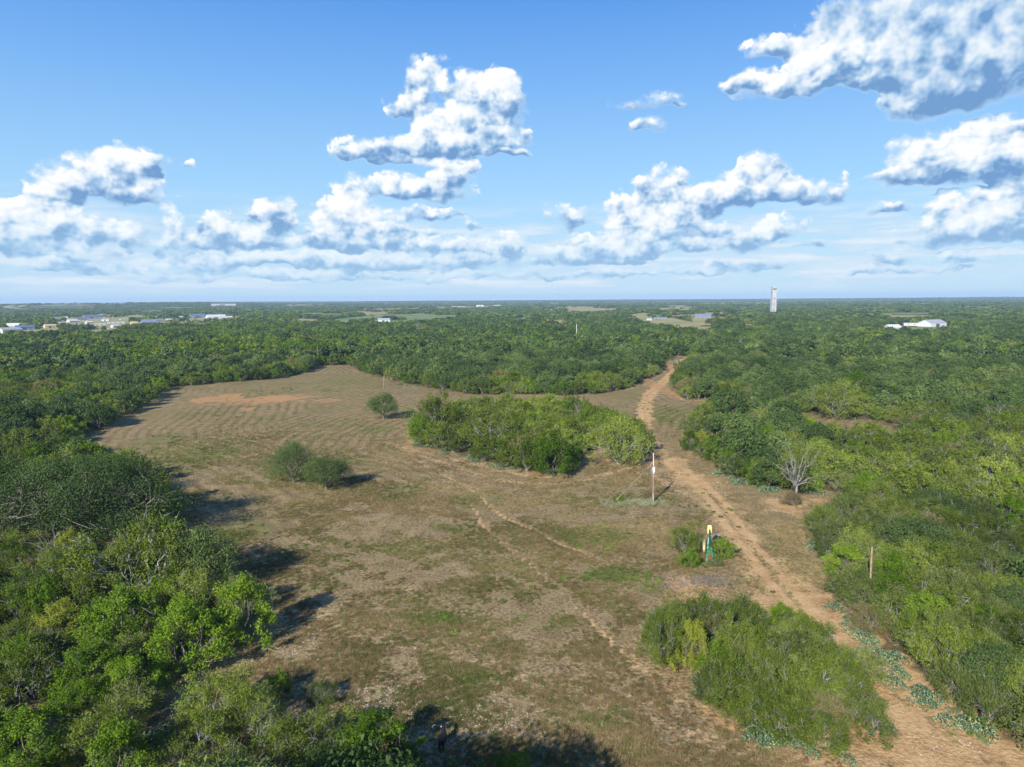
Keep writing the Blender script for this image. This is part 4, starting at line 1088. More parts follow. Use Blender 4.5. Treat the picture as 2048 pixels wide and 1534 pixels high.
# ------------------------------------------------------------------ the small oil pump, seen along its beam
M_GREEN = simple_mat('green_enamel', (0.030, 0.16, 0.075), 0.42, 0, 0.15)
M_LGREEN = simple_mat('faded_green_enamel', (0.14, 0.34, 0.20), 0.45, 0, 0.12)
M_TEAL = simple_mat('dark_teal_enamel', (0.012, 0.085, 0.065), 0.4)
M_YEL = simple_mat('pale_yellow_enamel', (0.55, 0.50, 0.20), 0.5, 0, 0.08)
M_OCH = simple_mat('ochre_enamel', (0.52, 0.40, 0.17), 0.5, 0, 0.15)
M_RUST = simple_mat('rusty_steel', (0.17, 0.075, 0.045), 0.8, 0.2, 0.3)
pj = put('oil_pump', 1419, 1124, -0.26, 'green and yellow pumpjack nosing over the bushes beside the dirt track', 'pumpjack')
pj.scale = (.88, .84, .84)
b = MB()                                    # skid: two rails that run along the machine, with cross ties
for s_ in (-1, 1): b.box((s_ * .42 - .09, -.1, .05), (s_ * .42 + .09, 6.6, .50))
b.build('skid_rail', M_LGREEN, pj)
b = MB()
for k in range(7): b.box((-.34, .05 + k * 1.0, .10), (.34, .20 + k * 1.0, .22))
b.build('skid_tie', M_GREEN, pj)
for s_ in (-1, 1):                          # samson post: an A-frame
    for yb in (3.3, 5.6): MB().bar((s_ * .40, yb, .2), (s_ * .10, 4.5, 2.75), .13, .13).build('post_leg', M_LGREEN, pj)
MB().bar((-.30, 3.85, 1.35), (.30, 3.85, 1.35), .07).bar((-.22, 4.1, 1.9), (.22, 4.1, 1.9), .07).bar((-.30, 5.15, 1.35), (.30, 5.15, 1.35), .07).build('post_brace', M_GREEN, pj)
ladder = MB(); 
for s_ in (-.2, .2): ladder.bar((s_, 3.15, .2), (s_, 4.35, 2.7), .05)
for k in range(8): ladder.bar((-.2, 3.15 + k * .15 + .07, .35 + k * .31), (.2, 3.15 + k * .15 + .07, .35 + k * .31), .04)
ladder.build('ladder', M_LGREEN, pj)
MB().cyl((-.2, 4.5, 2.78), (.2, 4.5, 2.78), .12, .12, 12).build('saddle_bearing', M_DARKM, pj)
MB().bar((0, 1.9, 2.30), (0, 6.5, 3.35), .24, .38).build('walking_beam', M_TEAL, pj)
hh = MB(); N_ = 9                           # horsehead: an arc-faced box at the far, raised end
prof = [(6.35, 2.85), (6.35, 3.85)] + [(6.55 + .55 * math.cos(a), 3.35 + .85 * math.sin(a)) for a in np.linspace(1.2, -1.35, N_)]
for s_ in (-.30, .30): hh.add([(s_, y, z) for y, z in prof], [tuple(range(len(prof)))[::(1 if s_ > 0 else -1)]])
n_ = len(prof); hh.add([(s_, y, z) for s_ in (-.30, .30) for y, z in prof], [(i, (i + 1) % n_, n_ + (i + 1) % n_, n_ + i) for i in range(n_)])
hh.build('horsehead', M_YEL, pj)
MB().box((-.36, 6.30, 2.75), (.36, 6.345, 3.98)).build('head_plate', M_YEL, pj)
for s_ in (-1, 1):                          # cranks, counterweights, pitman arms
    MB().bar((s_ * .62, 1.6, .95), (s_ * .62, 2.6, 1.35), .12, .30).build('crank', M_TEAL, pj)
    MB().bar((s_ * .56, 2.55, 1.32), (s_ * .18, 2.0, 2.30), .08, .10).build('pitman_arm', M_GREEN, pj)
cw = MB().box((-1.06, 2.0, 1.30), (-.70, 5.1, 1.95)).build('counterweight', M_OCH, pj)
MB().box((-1.09, 1.95, 1.953), (-.67, 5.15, 2.03)).bar((-.88, 1.7, 1.0), (-.88, 2.4, 1.4), .12, .2).build('weight_rim', M_YEL, cw)
MB().box((.70, 1.0, .62), (.95, 2.0, 1.20)).build('counterweight', M_TEAL, pj)
MB().box((-.34, 1.2, .25), (.34, 2.2, 1.15)).cyl((-.42, 1.7, 1.0), (.42, 1.7, 1.0), .30, .30, 14).build('gearbox', M_GREEN, pj)
MB().box((-.30, .05, .25), (.30, .75, .75)).cyl((-.25, .4, .85), (.25, .4, .85), .22, .22, 12).build('motor', M_RUST, pj)
MB().box((.36, .2, .5), (.48, 1.9, 1.0)).build('belt_guard', M_LGREEN, pj)
MB().cyl((0, 7.08, 0), (0, 7.08, 1.1), .09, .09, 10).cyl((0, 7.08, .85), (0, 7.08, 1.0), .2, .2, 10).build('wellhead', M_RUST, pj)
MB().cyl((0, 7.08, 1.1), (0, 7.08, 2.7), .018, .018, 6).build('polished_rod', M_GALV, pj)
dr = put('shadow_drum', 1437, 1082, 0, 'black drum shape added as the horsehead shadow behind the oil pump', 'shadow stand-in')  # dark drum shape added in place of the shadow cast by the horsehead
MB().cyl((0, 0, 0), (0, 0, .92), .32, .32, 16).build('shadow_barrel', M_DARKM, dr, True)
MB().cyl((0, 0, .30), (0, 0, .33), .335, .335, 16).cyl((0, 0, .60), (0, 0, .63), .335, .335, 16).build('shadow_hoop', M_DARKM, dr)
MB().cyl((0, 0, .921), (0, 0, .94), .30, .30, 16).build('shadow_lid', M_CERAM, dr)

# ------------------------------------------------------------------ the black calf in the shade, seen from behind and above
def skin_body(name, verts, edges, radii, mat, parent, sub=2):
    me = bpy.data.meshes.new(name); me.from_pydata(verts, edges, []); me.materials.append(mat)
    o = bpy.data.objects.new(name, me); link(o, parent)
    m = o.modifiers.new('skin', 'SKIN'); o.modifiers.new('smooth', 'SUBSURF').levels = sub; o.modifiers['smooth'].render_levels = sub
    sv = me.skin_vertices[0].data
    for i, r in enumerate(radii): sv[i].radius = r if isinstance(r, tuple) else (r, r)
    sv[0].use_root = True
    m.use_smooth_shade = True
    return o
M_HIDE = simple_mat('black_hide', (0.012, 0.011, 0.012), 0.6, 0, 0.4, 6.0)
M_TAG = simple_mat('ear_tag', (0.62, 0.66, 0.70), 0.4)
calf = put('calf', 886, 1494, -0.10, 'black calf standing in the shade at the bottom of the field, turned away', 'calf')
cv = [(0, -.45, .88), (0, -.15, .86), (0, .20, .88), (0, .50, .92), (-.04, .72, 1.08), (-.10, .90, 1.24), (-.14, 1.08, 1.20), (-.18, 1.25, 1.10)]
ce = [(i, i + 1) for i in range(7)]; cr_ = [(.20, .22), (.25, .27), (.25, .27), (.20, .25), (.13, .17), (.11, .13), (.10, .10), (.065, .065)]
for sx_, fy in ((-.15, -.48), (.15, -.42)):  # hind legs: stifle, hock, fetlock, hoof
    i = len(cv); cv += [(sx_, fy, .66), (sx_, fy - .12, .42), (sx_, fy - .05, .16), (sx_, fy - .02, .02)]; ce += [(0, i), (i, i + 1), (i + 1, i + 2), (i + 2, i + 3)]; cr_ += [.13, .062, .045, .055]
for sx_, fy in ((-.13, .46), (.14, .52)):
    i = len(cv); cv += [(sx_, fy, .62), (sx_, fy + .02, .38), (sx_, fy, .15), (sx_, fy + .02, .02)]; ce += [(3, i), (i, i + 1), (i + 1, i + 2), (i + 2, i + 3)]; cr_ += [.095, .058, .042, .052]
i = len(cv); cv += [(0, -.62, .98), (.01, -.68, .78), (.02, -.68, .50)]; ce += [(0, i), (i, i + 1), (i + 1, i + 2)]; cr_ += [.05, .03, .035]
skin_body('body', cv, ce, cr_, M_HIDE, calf)
for s_ in (-1, 1): MB().add([(-.10 + s_ * .08, .92, 1.30), (-.10 + s_ * .27, .90, 1.31), (-.10 + s_ * .24, .87, 1.22), (-.10 + s_ * .09, .90, 1.23), (-.10 + s_ * .17, .935, 1.27)], [(0, 1, 4), (1, 2, 4), (2, 3, 4), (3, 0, 4), (0, 3, 2, 1)]).build('ear', M_HIDE, calf)
MB().box((-.345, .845, 1.20), (-.275, .865, 1.30)).build('ear_tag', M_TAG, calf)

# ------------------------------------------------------------------ the tall pale tower on the skyline
M_CONC = simple_mat('pale_concrete', (0.36, 0.38, 0.39), 0.8, 0, 0.25, 0.12)
M_CONC2 = simple_mat('stained_concrete', (0.30, 0.33, 0.35), 0.8, 0, 0.2, 0.2)
M_HOLE = simple_mat('dark_opening', (0.06, 0.08, 0.10), 0.6)
tz = float(height(*TOWER)); dT = math.hypot(*TOWER); TH = CAM_H + (598 - 579) / F_PX * dT - tz; TW = 9.0 / F_PX * dT
tower = empty('tower', (*TOWER, tz), -math.atan2(TOWER[0], TOWER[1]) + .40, 'tall narrow white tower rising above the woods and the skyline at right', 'tower')
h_ = TW * .41
MB().box((-h_, -h_, -1), (h_, h_, TH * .80)).build('shaft', M_CONC, tower)
MB().box((-h_ * 1.12, -h_ * 1.12, TH * .80 + .003), (h_ * 1.12, h_ * 1.12, TH)).build('head', M_CONC, tower)
for s_ in (-1, 1):
    for q_ in (-1, 1): MB().box((s_ * h_ - .5, q_ * h_ - .5, -1), (s_ * h_ + .5, q_ * h_ + .5, TH * .80 - .01)).build('corner_pier', M_CONC2, tower)
for k in range(9): MB().box((-1.1, -h_ - .06, TH * (.10 + .075 * k)), (1.1, -h_ + .1, TH * (.10 + .075 * k) + TH * (.020 if k % 3 else .040))).build('opening', M_HOLE, tower)
for k in range(9): MB().box((h_ - .1, -1.1, TH * (.12 + .075 * k)), (h_ + .06, 1.1, TH * (.12 + .075 * k) + TH * .02)).build('opening', M_HOLE, tower)
for zq in (.81, .88, .955): MB().box((-h_ * 1.16, -h_ * 1.16, TH * zq), (h_ * 1.16, h_ * 1.16, TH * zq + .9)).build('band', M_CONC2, tower)
for q in (-.62, .0, .62): MB().box((q * h_ - 1.1, -h_ * 1.12 - .07, TH * .895), (q * h_ + 1.1, -h_ * 1.1, TH * .945)).build('opening', M_HOLE, tower)
MB().cyl((h_ * .5, 0, TH), (h_ * .5, 0, TH + 4), .25, .15, 6).build('aerial', M_GALV, tower)

# ------------------------------------------------------------------ far homes, barns and trailers
RC = {'grey': (0.32, 0.33, 0.35), 'blue': (0.10, 0.14, 0.22), 'white': (0.50, 0.51, 0.51), 'tan': (0.55, 0.42, 0.27), 'dark': (0.12, 0.12, 0.14), 'slate': (0.17, 0.19, 0.26), 'rust': (0.36, 0.24, 0.21)}
M_ROOF = {k: simple_mat(k + '_roofing', v, 0.5, 0.0, 0.10, 0.3) for k, v in RC.items()}
M_WALLS = {'barn': simple_mat('metal_siding', (0.50, 0.51, 0.52), 0.5, 0, 0.08, 0.5), 'house': simple_mat('pale_siding', (0.44, 0.42, 0.37), 0.7, 0, 0.08, 0.5), 'mobile': simple_mat('white_siding', (0.48, 0.48, 0.46), 0.6, 0, 0.06, 0.5)}
M_BLUEW = simple_mat('blue_siding', (0.15, 0.20, 0.30), 0.6, 0, 0.1, 0.5); M_TANW = simple_mat('tan_siding', (0.55, 0.41, 0.25), 0.7, 0, 0.1, 0.5)
M_WIN = simple_mat('window_glass', (0.05, 0.07, 0.09), 0.12); M_DOORM = simple_mat('painted_door', (0.30, 0.28, 0.26), 0.5)
NAMES_B = {'barn': ('metal_barn', 'barn'), 'house': ('house', 'house'), 'mobile': ('mobile_home', 'mobile home')}
for (px, py, w, kind_, turn, roofc, lab), (x, y) in zip(BUILD, B_POS):
    d = math.hypot(x, y); Wd = max(4.0, w / F_PX * d); nm, cat = NAMES_B[kind_]
    t = empty(nm, (x, y, float(height(x, y))), -math.atan2(x, y) + turn, lab, cat)
    Wd /= max(.6, abs(math.cos(turn)) + .25 * abs(math.sin(turn)))
    De, Hw, Hr = {'barn': (Wd * .55, min(5.5, 3.2 + Wd * .07), Wd * .12), 'house': (Wd * .7, 3.1, Wd * .20), 'mobile': (min(6, Wd * .35), 2.9, .55)}[kind_]
    Hr = min(Hr, 4.5); a, c = Wd / 2, De / 2
    wall = M_BLUEW if roofc in ('blue', 'slate') else (M_TANW if roofc == 'tan' else M_WALLS[kind_])
    m = MB().box((-a, -c, -.5), (a, c, Hw)); 
    m.add([(-a, -c, Hw), (-a, c, Hw), (-a, 0, Hw + Hr - .1), (a, -c, Hw), (a, c, Hw), (a, 0, Hw + Hr - .1)], [(0, 2, 1), (3, 4, 5), (0, 3, 5, 2), (1, 2, 5, 4)]); m.build('wall', wall, t)
    o_ = .35; m = MB()
    for s_ in (-1, 1):
        k = (c + o_) / c
        m.add([(-a - o_, s_ * c * k, Hw - Hr * (k - 1)), (a + o_, s_ * c * k, Hw - Hr * (k - 1)), (a + o_, 0, Hw + Hr), (-a - o_, 0, Hw + Hr),
               (-a - o_, s_ * c * k, Hw - Hr * (k - 1) + .15), (a + o_, s_ * c * k, Hw - Hr * (k - 1) + .15), (a + o_, 0, Hw + Hr + .15), (-a - o_, 0, Hw + Hr + .15)],
              [(0, 1, 2, 3), (7, 6, 5, 4), (0, 4, 5, 1), (1, 5, 6, 2), (3, 2, 6, 7), (0, 3, 7, 4)])
    m.build('roof', M_ROOF[roofc], t)
    if kind_ == 'barn':
        MB().box((-a * .35, -c - .05, 0), (a * .10, -c + .02, Hw * .8)).build('barn_door', M_HOLE, t)
        MB().box((a * .45, -c - .05, 1.2), (a * .65, -c + .02, 2.3)).build('window', M_WIN, t)
    else:
        nw = 3 if Wd > 10 else 2
        for i in range(nw):
            xw = -a + (i + .7) * Wd / (nw + .6)
            MB().box((xw - .6, -c - .05, 1.1), (xw + .6, -c + .02, 2.2)).build('window', M_WIN, t)
        MB().box((a * .55, -c - .05, .1), (a * .55 + 1.0, -c + .02, 2.15)).build('door', M_DOORM, t)
        if kind_ == 'house': MB().box((-a * .5 - .3, c * .2, Hw + Hr * .5), (-a * .5 + .3, c * .2 + .6, Hw + Hr + .7)).build('chimney', M_DOORM, t)
# parked vehicles by the homes
def vehicle(px, py, col, rz, lab, van=False):
    x, y = far_pt(px, py); t = empty('parked_van' if van else 'parked_car', (x, y, float(height(x, y)) + .35), rz, lab, 'van' if van else 'car')
    mt = simple_mat('car_paint', col, 0.3); L, W_, Hc = (6.0, 2.2, 2.3) if van else (4.7, 1.9, .85)
    MB().box((-L / 2, -W_ / 2, .35), (L / 2, W_ / 2, Hc)).build('body', mt, t)
    if not van: MB().add([(-1.5, -.85, Hc), (1.2, -.85, Hc), (.8, -.7, 1.5), (-1.1, -.7, 1.5), (-1.5, .85, Hc), (1.2, .85, Hc), (.8, .7, 1.5), (-1.1, .7, 1.5)], [(0, 1, 2, 3), (5, 4, 7, 6), (3, 2, 6, 7), (1, 5, 6, 2), (4, 0, 3, 7)]).build('cabin', M_WIN, t)
    else: MB().box((L / 2 - .9, -W_ / 2 - .01, 1.4), (L / 2 + .01, W_ / 2 + .01, 2.0)).build('windscreen', M_WIN, t)
    for sx_ in (-1, 1):
        for sy_ in (-1, 1): MB().cyl((sx_ * L * .32, sy_ * W_ * .42, .36), (sx_ * L * .32, sy_ * W_ * .52, .36), .36, .36, 10).build('wheel', M_DARKM, t)
for v_ in ((70, 659, (.8, .8, .8), .3, 'white motor home beside the pale grey barn at left', True), (212, 659, (.75, .76, .78), .8, 'white van parked before the longest mobile home', True), (253, 662, (.8, .8, .8), .2, 'white pickup on the bare ground right of the longest mobile home', False),
           (262, 652, (.78, .78, .78), .1, 'white car behind the white pickup in the left settlement', False), (1418, 641, (.8, .8, .8), .4, 'white van parked before the dark gabled house', True), (283, 654, (.6, .62, .66), .5, 'silver car beside the slate blue home', False)): vehicle(*v_)

# ------------------------------------------------------------------ bare grey trees
BT = [(1592,1004,130,118,'leaning grey bare tree at the edge of the right woods opposite the utility pole'),
      (1595,748,36,40,'white dead tree among green crowns in the upper right woods'),(1572,832,30,44,'bare pole-like snag in the right woods beside the large olive mesquite'),
      (1772,838,34,44,'grey snag above the small bare opening in the right woods'),(1960,742,40,42,'bleached tree in the far right woods'),
      (838,672,26,20,'bleached dead tree standing out in the woods beyond the far edge of the field'),(895,708,22,20,'small fallen-looking snag in the woods beyond the field'),
      (1100,698,22,22,'small white snag behind the bush island woods'),(1480,702,20,24,'thin white snag left of the tower, in the woods'),
      (120,1160,140,90,'tangled grey bare tree below the big oaks at left'),(520,1500,110,80,'grey bare shrub in the bottom mesquite clump'),(400,1545,100,80,'grey leafless shrub at the bottom edge, left of the clump'),
      (1545,1395,80,60,'grey bare twigs in the middle of the oval thicket'),(1660,1430,70,50,'dead grey shrub near the right end of the oval thicket'),(1420,1300,50,46,'grey leafless bush at the back of the oval thicket'),
      (1880,1290,110,60,'sprawling grey dead branches in the lower right brush'),(1985,1180,80,60,'upright grey dead shrub in the lower right woods'),(1745,1250,90,40,'low grey dead branches at the foot of the rusty pole'),
      (1950,1020,70,60,'pale bare tree in the middle right woods'),(1990,860,60,52,'whitish leafless crown in the right woods'),(1160,850,60,50,'pale twiggy tree at the back of the bush island'),(60,1010,60,60,'grey bare tree above the big oaks at left'),
      (1325,660,12,14,'tiny bleached snag in the far woods left of the tower'),(210,760,30,34,'grey twiggy tree in the left woods'),(610,1240,0,0,'')]
for i, (px, py, w, h, lab) in enumerate(BT):
    if not w: continue
    x, y = G(px, py); sl = math.sqrt(x * x + y * y + CAM_H ** 2); R_ = w / 2 / F_PX * sl * .64; Hb = h / F_PX * sl * .9; big = py < 720
    t = empty('bare_tree', (x, y, float(zat(x, y))), i * 1.7, lab, 'dead tree', None, (R_ / 2.2, R_ / 2.2, Hb / 4.5 * (1.5 if big else 1.0)))
    link(bpy.data.objects.new('trunk', BARE[i % 3][0]), t); link(bpy.data.objects.new('branches', BARE[i % 3][1]), t)

# ------------------------------------------------------------------ prickly pears
mC, tC, oC = new_mat('cactus_pad')
oi_ = tC.new('ShaderNodeObjectInfo'); at_ = tC.new('ShaderNodeAttribute', attribute_name='tint')
colc = tC.ramp(tC.math('ADD', at_.outputs['Fac'], tC.math('MULTIPLY_ADD', oi_.outputs['Random'], .3, -.15)), [(0.0, (0.055, 0.110, 0.050)), (0.55, (0.120, 0.190, 0.095)), (0.9, (0.24, 0.34, 0.19)), (1.0, (0.42, 0.36, 0.10))])
bC = tC.new('ShaderNodeBsdfPrincipled'); tC.put(bC.inputs['Base Color'], colc); bC.inputs['Roughness'].default_value = .5; tC.put(oC.inputs[0], bC.outputs[0])
def pear(seed, n=140, R=1.3, H=1.0):
    rg = np.random.default_rng(seed); VV, FF, TT = [], [], []
    for i in range(n):
        a = rg.uniform(0, 6.28); r = R * math.sqrt(rg.uniform(0, 1)); z = H * (1 - (r / R) ** 2) * rg.uniform(.35, 1) + .12
        c = np.array([r * math.cos(a), r * math.sin(a), z]); L = rg.uniform(.11, .18)
        u = rg.normal(0, .5, 3) + np.array([math.cos(a) * .5, math.sin(a) * .5, .9]); u /= np.linalg.norm(u)
        v = np.cross(u, rg.normal(0, 1, 3)); v /= np.linalg.norm(v); w = np.cross(u, v)
        b = len(VV) * 0 + sum(len(q) for q in VV)
        ring = [c + (u * math.cos(t) * L + v * math.sin(t) * L * .72) for t in np.linspace(0, 2 * math.pi, 7)[:-1]]
        VV.append(ring + [c + w * .035, c - w * .035])
        for j in range(6): FF += [(b + j, b + (j + 1) % 6, b + 6), (b + (j + 1) % 6, b + j, b + 7)]
        TT += [rg.uniform(0, .93) if rg.uniform() > .06 else 1.0] * 12
    return mesh_from('prickly_pear', np.array(sum(VV, [])), np.array(FF), mC, tint=TT)
PEARS = [pear(s) for s in (1, 2, 3, 4)]
CL = [([(828,882),(850,892),(900,905),(940,912),(960,925),(1000,935),(1040,942)], 15, 'below the left half of the bush island', 'prickly pears along the bush island', 1.0),
      ([(1105,948),(1130,940),(1148,925)], 7, 'below the right half of the bush island', 'prickly pears along the bush island', 1.0),
      ([(1430,948),(1455,958),(1490,968),(1530,978),(1555,984)], 12, 'under the right woods opposite the utility pole', 'prickly pears under the right woods', 1.1),
      ([(1610,984),(1645,988)], 4, 'right of the grey leaning bare tree', 'prickly pears under the right woods', .9),
      ([(1618,1090),(1640,1110)], 3, 'at the woods edge opposite the pump', 'prickly pears at the woods edge by the pump', 1.0),
      ([(1680,1225),(1710,1262),(1745,1295),(1790,1330)], 13, 'beside the track below the rusty pole', 'prickly pears below the rusty pole', 1.0),
      ([(1812,1345),(1830,1385),(1870,1400),(1910,1425),(1945,1460),(1960,1475)], 19, 'in the band at the lower right', 'prickly pears at the lower right', .85),
      ([(1495,1458),(1530,1468),(1565,1488),(1620,1508),(1700,1510)], 13, 'along the lower rim of the oval thicket', 'prickly pears of the oval thicket', .95),
      ([(800,770),(840,775)], 4, 'at the far edge of the field', 'prickly pears at the far edge', 1.1), ([(755,750),(770,752)], 2, 'at the far left edge of the field', 'prickly pears at the far edge', 1.0),
      ([(300,1478),(330,1465)], 3, 'among the lower left mesquites', 'prickly pears at the lower left', .9)]
rgc = np.random.default_rng(77); pk_ = 0
for line, n, where, grp, sc in CL:
    L_ = smooth_line(GP(line), 12); q = np.linspace(0, len(L_) - 1, n)
    for j in range(n):
        p = L_[int(q[j])] + rgc.normal(0, .7, 2); s_ = sc * rgc.uniform(.45, 1.2); m = PEARS[pk_ % 4]; pk_ += 1
        o = bpy.data.objects.new('prickly_pear', m); o.location = (p[0], p[1], float(zat(p[0], p[1])) - .05); o.rotation_euler = (0, 0, rgc.uniform(0, 6.28)); o.scale = (s_, s_, s_ * .9); COL.objects.link(o)
        tag(o, '%s prickly pear clump from the left %s' % (ORD[j], where), 'cactus', grp)

# ------------------------------------------------------------------ grass, weeds, stones
def tuft(seed, n, h, r, mat, w=.02):
    rg = np.random.default_rng(seed); a = rg.uniform(0, 6.28, n); q = r * np.sqrt(rg.uniform(0, 1, n)); B = np.stack([q * np.cos(a), q * np.sin(a), np.full(n, -.02)], 1)
    a2 = rg.uniform(0, 6.28, n); t = rg.uniform(.2, .9, n); Tp = B + np.stack([np.cos(a2) * t, np.sin(a2) * t, np.ones(n)], 1) * (h * rg.uniform(.5, 1.2, n))[:, None] * np.array([.8, .8, 1])
    s_ = np.stack([-np.sin(a2 + .5), np.cos(a2 + .5), np.zeros(n)], 1) * w
    return mesh_from('tuft', np.stack([B - s_, B + s_, Tp], 1).reshape(-1, 3), np.arange(3 * n).reshape(n, 3), mat, tint=rg.uniform(0, 1, n))
M_STRAW = leaf_mat('dry_grass_blades', [(0.13, 0.095, 0.045), (0.28, 0.21, 0.105), (0.46, 0.36, 0.20)], .2, None, .05)
M_GRASS = leaf_mat('green_grass_blades', [(0.075, 0.095, 0.025), (0.14, 0.165, 0.045), (0.24, 0.25, 0.09)], .25, None, .05)
M_WEED = leaf_mat('weed_leaves', [(0.10, 0.16, 0.03), (0.18, 0.26, 0.05), (0.30, 0.34, 0.10)], .3, None, .05)
M_SAGE = leaf_mat('pale_sage_grass', [(0.17, 0.20, 0.11), (0.29, 0.31, 0.19), (0.42, 0.42, 0.29)], .2)
def weed(seed, n, R, mat):
    rg = np.random.default_rng(seed); a = rg.uniform(0, 6.28, n); r = R * np.sqrt(rg.uniform(0, 1, n)); P = np.stack([r * np.cos(a), r * np.sin(a), rg.uniform(.05, .22, n)], 1)
    V_, F_ = leaves(rg, P, np.tile([0, 0, 1.0], (n, 1)), .17, .7, .5); return mesh_from('weed', V_, F_, mat, tint=rg.uniform(0, 1, n))
cg = collection_of('grass_forms', [tuft(1, 34, .20, .20, M_STRAW, .022), tuft(2, 34, .16, .26, M_STRAW, .022), tuft(3, 34, .18, .22, M_GRASS, .022)])
cwd = collection_of('weed_forms', [weed(1, 46, .34, M_WEED), weed(2, 40, .28, M_WEED), weed(3, 44, .3, M_GRASS)])
csg = collection_of('sage_forms', [tuft(5, 60, .7, .35, M_SAGE, .025), tuft(6, 60, .55, .4, M_SAGE, .025)])
def sample(n, x0, x1, y0, y1, seed):
    rg = np.random.default_rng(seed); P = np.stack([rg.uniform(x0, x1, n), y0 * (y1 / y0) ** rg.uniform(0, 1, n)], 1)
    v = np.abs(np.arctan2(P[:, 0], P[:, 1])) < .68; P = P[v]; return P, rg
grid_attr = lambda k, P: A[k].reshape(ny, nx)[np.clip(np.searchsorted(gy, P[:, 1]) - 1, 0, ny - 2), np.clip(np.searchsorted(gx, P[:, 0]) - 1, 0, nx - 2)]
P, rg = sample(380000, -90, 75, 42, 230, 5)
keep = inside(P, FIELD) & ~inside(P, ISLAND) & ~inside(P, THICKET); P = P[keep]
cl = fbm(P[:, 0], P[:, 1], 3.5, 161, 3) * .6 + fbm(P[:, 0], P[:, 1], 14, 165, 3) * .4
di_ = grid_attr('dirt', P); ro_ = grid_attr('rows', P)
P = P[(rg.uniform(0, 1, len(P)) < sstep(cl, .36, .62) * sstep(P[:, 1], 232, 120) * np.clip(1 - 1.5 * di_, 0, 1) * (.8 + .4 * ro_))]
print('grass', len(P))
gr_ = grid_attr('green', P) + .5 * (fbm(P[:, 0], P[:, 1], 20, 171, 2) - .5) * 2
pick = np.where(rg.uniform(0, 1, len(P)) < np.clip(.30 + gr_, 0, 1), 2, rg.integers(0, 2, len(P)))
scatter('grass', cg, np.column_stack([P, zat(P[:, 0], P[:, 1])]), rg.uniform(.7, 1.5, len(P)), rg.uniform(0, 6.28, len(P)), pick, 'short dry and green grass tufts covering the mown field')
P, rg = sample(120000, -110, 75, 42, 300, 6)
gg = grid_attr('green', P); sp_ = fbm(P[:, 0], P[:, 1], 2.4, 181, 2)
P = P[inside(P, FIELD) & (rg.uniform(0, 1, len(P)) < sstep(gg, .22, .85) * sstep(sp_, .48, .70) * .55 + .012 * sstep(fbm(P[:, 0], P[:, 1], 7, 185, 2), .55, .7))]
print('weeds', len(P))
scatter('weeds', cwd, np.column_stack([P, zat(P[:, 0], P[:, 1])]), rg.uniform(.6, 1.5, len(P)), rg.uniform(0, 6.28, len(P)), rg.integers(0, 3, len(P)), 'patches of low light green weeds in the field')
a_, b_ = np.array(G(1205, 1006)), np.array(G(1328, 1004)); t_ = rg.uniform(0, 1, 260)[:, None]; P = a_ * (1 - t_) + b_ * t_ + rg.normal(0, 1, (260, 2)) * np.array([.3, .9]); P = P[(vnoise(P[:, 0], P[:, 1], 1.6, 5) > .38) | (rg.uniform(0, 1, 260) < .3)]; ntg = len(P)
scatter('tall_grass', csg, np.column_stack([P, zat(P[:, 0], P[:, 1])]), rg.uniform(.35, .9, ntg), rg.uniform(0, 6.28, ntg), rg.integers(0, 2, ntg), 'strip of pale sage green tall grass at the foot of the utility pole')
t2 = empty('weed_bush', (*G(1236, 1003), .0), 0.0, 'small green bush in the strip of tall grass left of the utility pole', 'bush', None, (.42, .42, .30)); link(bpy.data.objects.new('crown', FORMS[H_, 1, 0][0]), t2); link(bpy.data.objects.new('trunk', FORMS[H_, 1, 0][1]), t2)
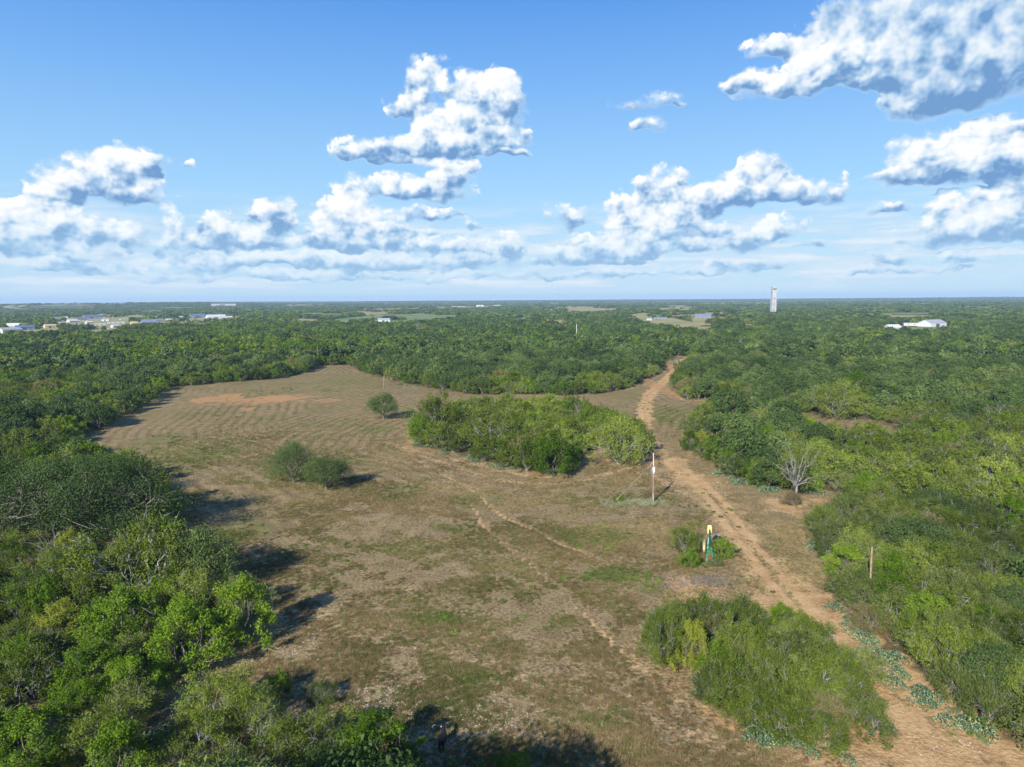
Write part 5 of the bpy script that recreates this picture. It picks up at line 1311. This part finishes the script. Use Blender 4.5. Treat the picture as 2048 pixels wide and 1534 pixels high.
# white stones on the near slope of the field
M_STONE = simple_mat('pale_limestone', (0.46, 0.40, 0.29), 0.9, 0, .2)
def stone(seed):
    rg = np.random.default_rng(seed); V_ = np.array([(1, 0, 0), (.3, .9, 0), (-.8, .6, 0), (-.9, -.5, 0), (.2, -1, 0), (.1, .1, .6), (-.1, 0, -.4)]) * rg.uniform(.7, 1.2, (7, 1)) * .07
    return mesh_from('stone', V_, [(0, 1, 5), (1, 2, 5), (2, 3, 5), (3, 4, 5), (4, 0, 5), (1, 0, 6), (2, 1, 6), (3, 2, 6), (4, 3, 6), (0, 4, 6)], M_STONE)
cst = collection_of('stone_forms', [stone(1), stone(2), stone(3)])
P = []
for px, py, rx, ry, n in ((690,1400,170,45,1300),(900,1440,200,50,900),(560,1300,90,60,300),(1220,1310,30,16,120),(1100,1400,350,80,350),(760,1300,200,90,350),(1900,1480,140,40,120),(1700,1300,60,60,60)):
    for _ in range(n): P.append(G(px + random.gauss(0, .5) * rx, py + random.gauss(0, .5) * ry))
P = np.array(P); P = P[inside(P, FIELD)]; n = len(P)
scatter('pebbles', cst, np.column_stack([P, zat(P[:, 0], P[:, 1]) + .02]), rng.uniform(.4, 1.25, n) ** 1.5, rng.uniform(0, 6.28, n), rng.integers(0, 3, n), 'pale limestone pebbles strewn over the near slope of the field')
for px, py, s_, lab in ((1612,1521,3.2,'dark boulder at the bottom edge, left one of the pair'),(1678,1529,2.8,'dark boulder at the bottom edge, right one of the pair'),(1395,1132,2.5,'small rock at the near end of the oil pump')):
    o = link(bpy.data.objects.new('rock', stone(9).copy())); o.data.materials[0] = M_RUST; o.location = (*G(px, py), .05); o.scale = (s_,) * 3; tag(o, lab, 'rock')
# heap of dead brush
rgp = np.random.default_rng(4); sticks = []
for i in range(150):
    c = rgp.normal(0, 1, 2) * np.array([2.6, 1.0]); a = rgp.uniform(0, 6.28); L = rgp.uniform(.5, 1.5); z = .08 + .25 * math.exp(-(c @ c) / 6) * rgp.uniform(0, 1)
    sticks.append((bent(rgp, (c[0], c[1], z), (c[0] + math.cos(a) * L, c[1] + math.sin(a) * L, z + rgp.uniform(-.05, .3)), 4, .08), np.linspace(.028, .008, 4)))
bp_ = put('brush_heap', 1402, 1166, .1, 'flat heap of pale dead brush below the oil pump', 'brush pile')
link(bpy.data.objects.new('sticks', mesh_from('sticks', *tubes(sticks, 3), M_DEADTWIG)), bp_)
bp_.children[0]['kind'] = 'stuff'
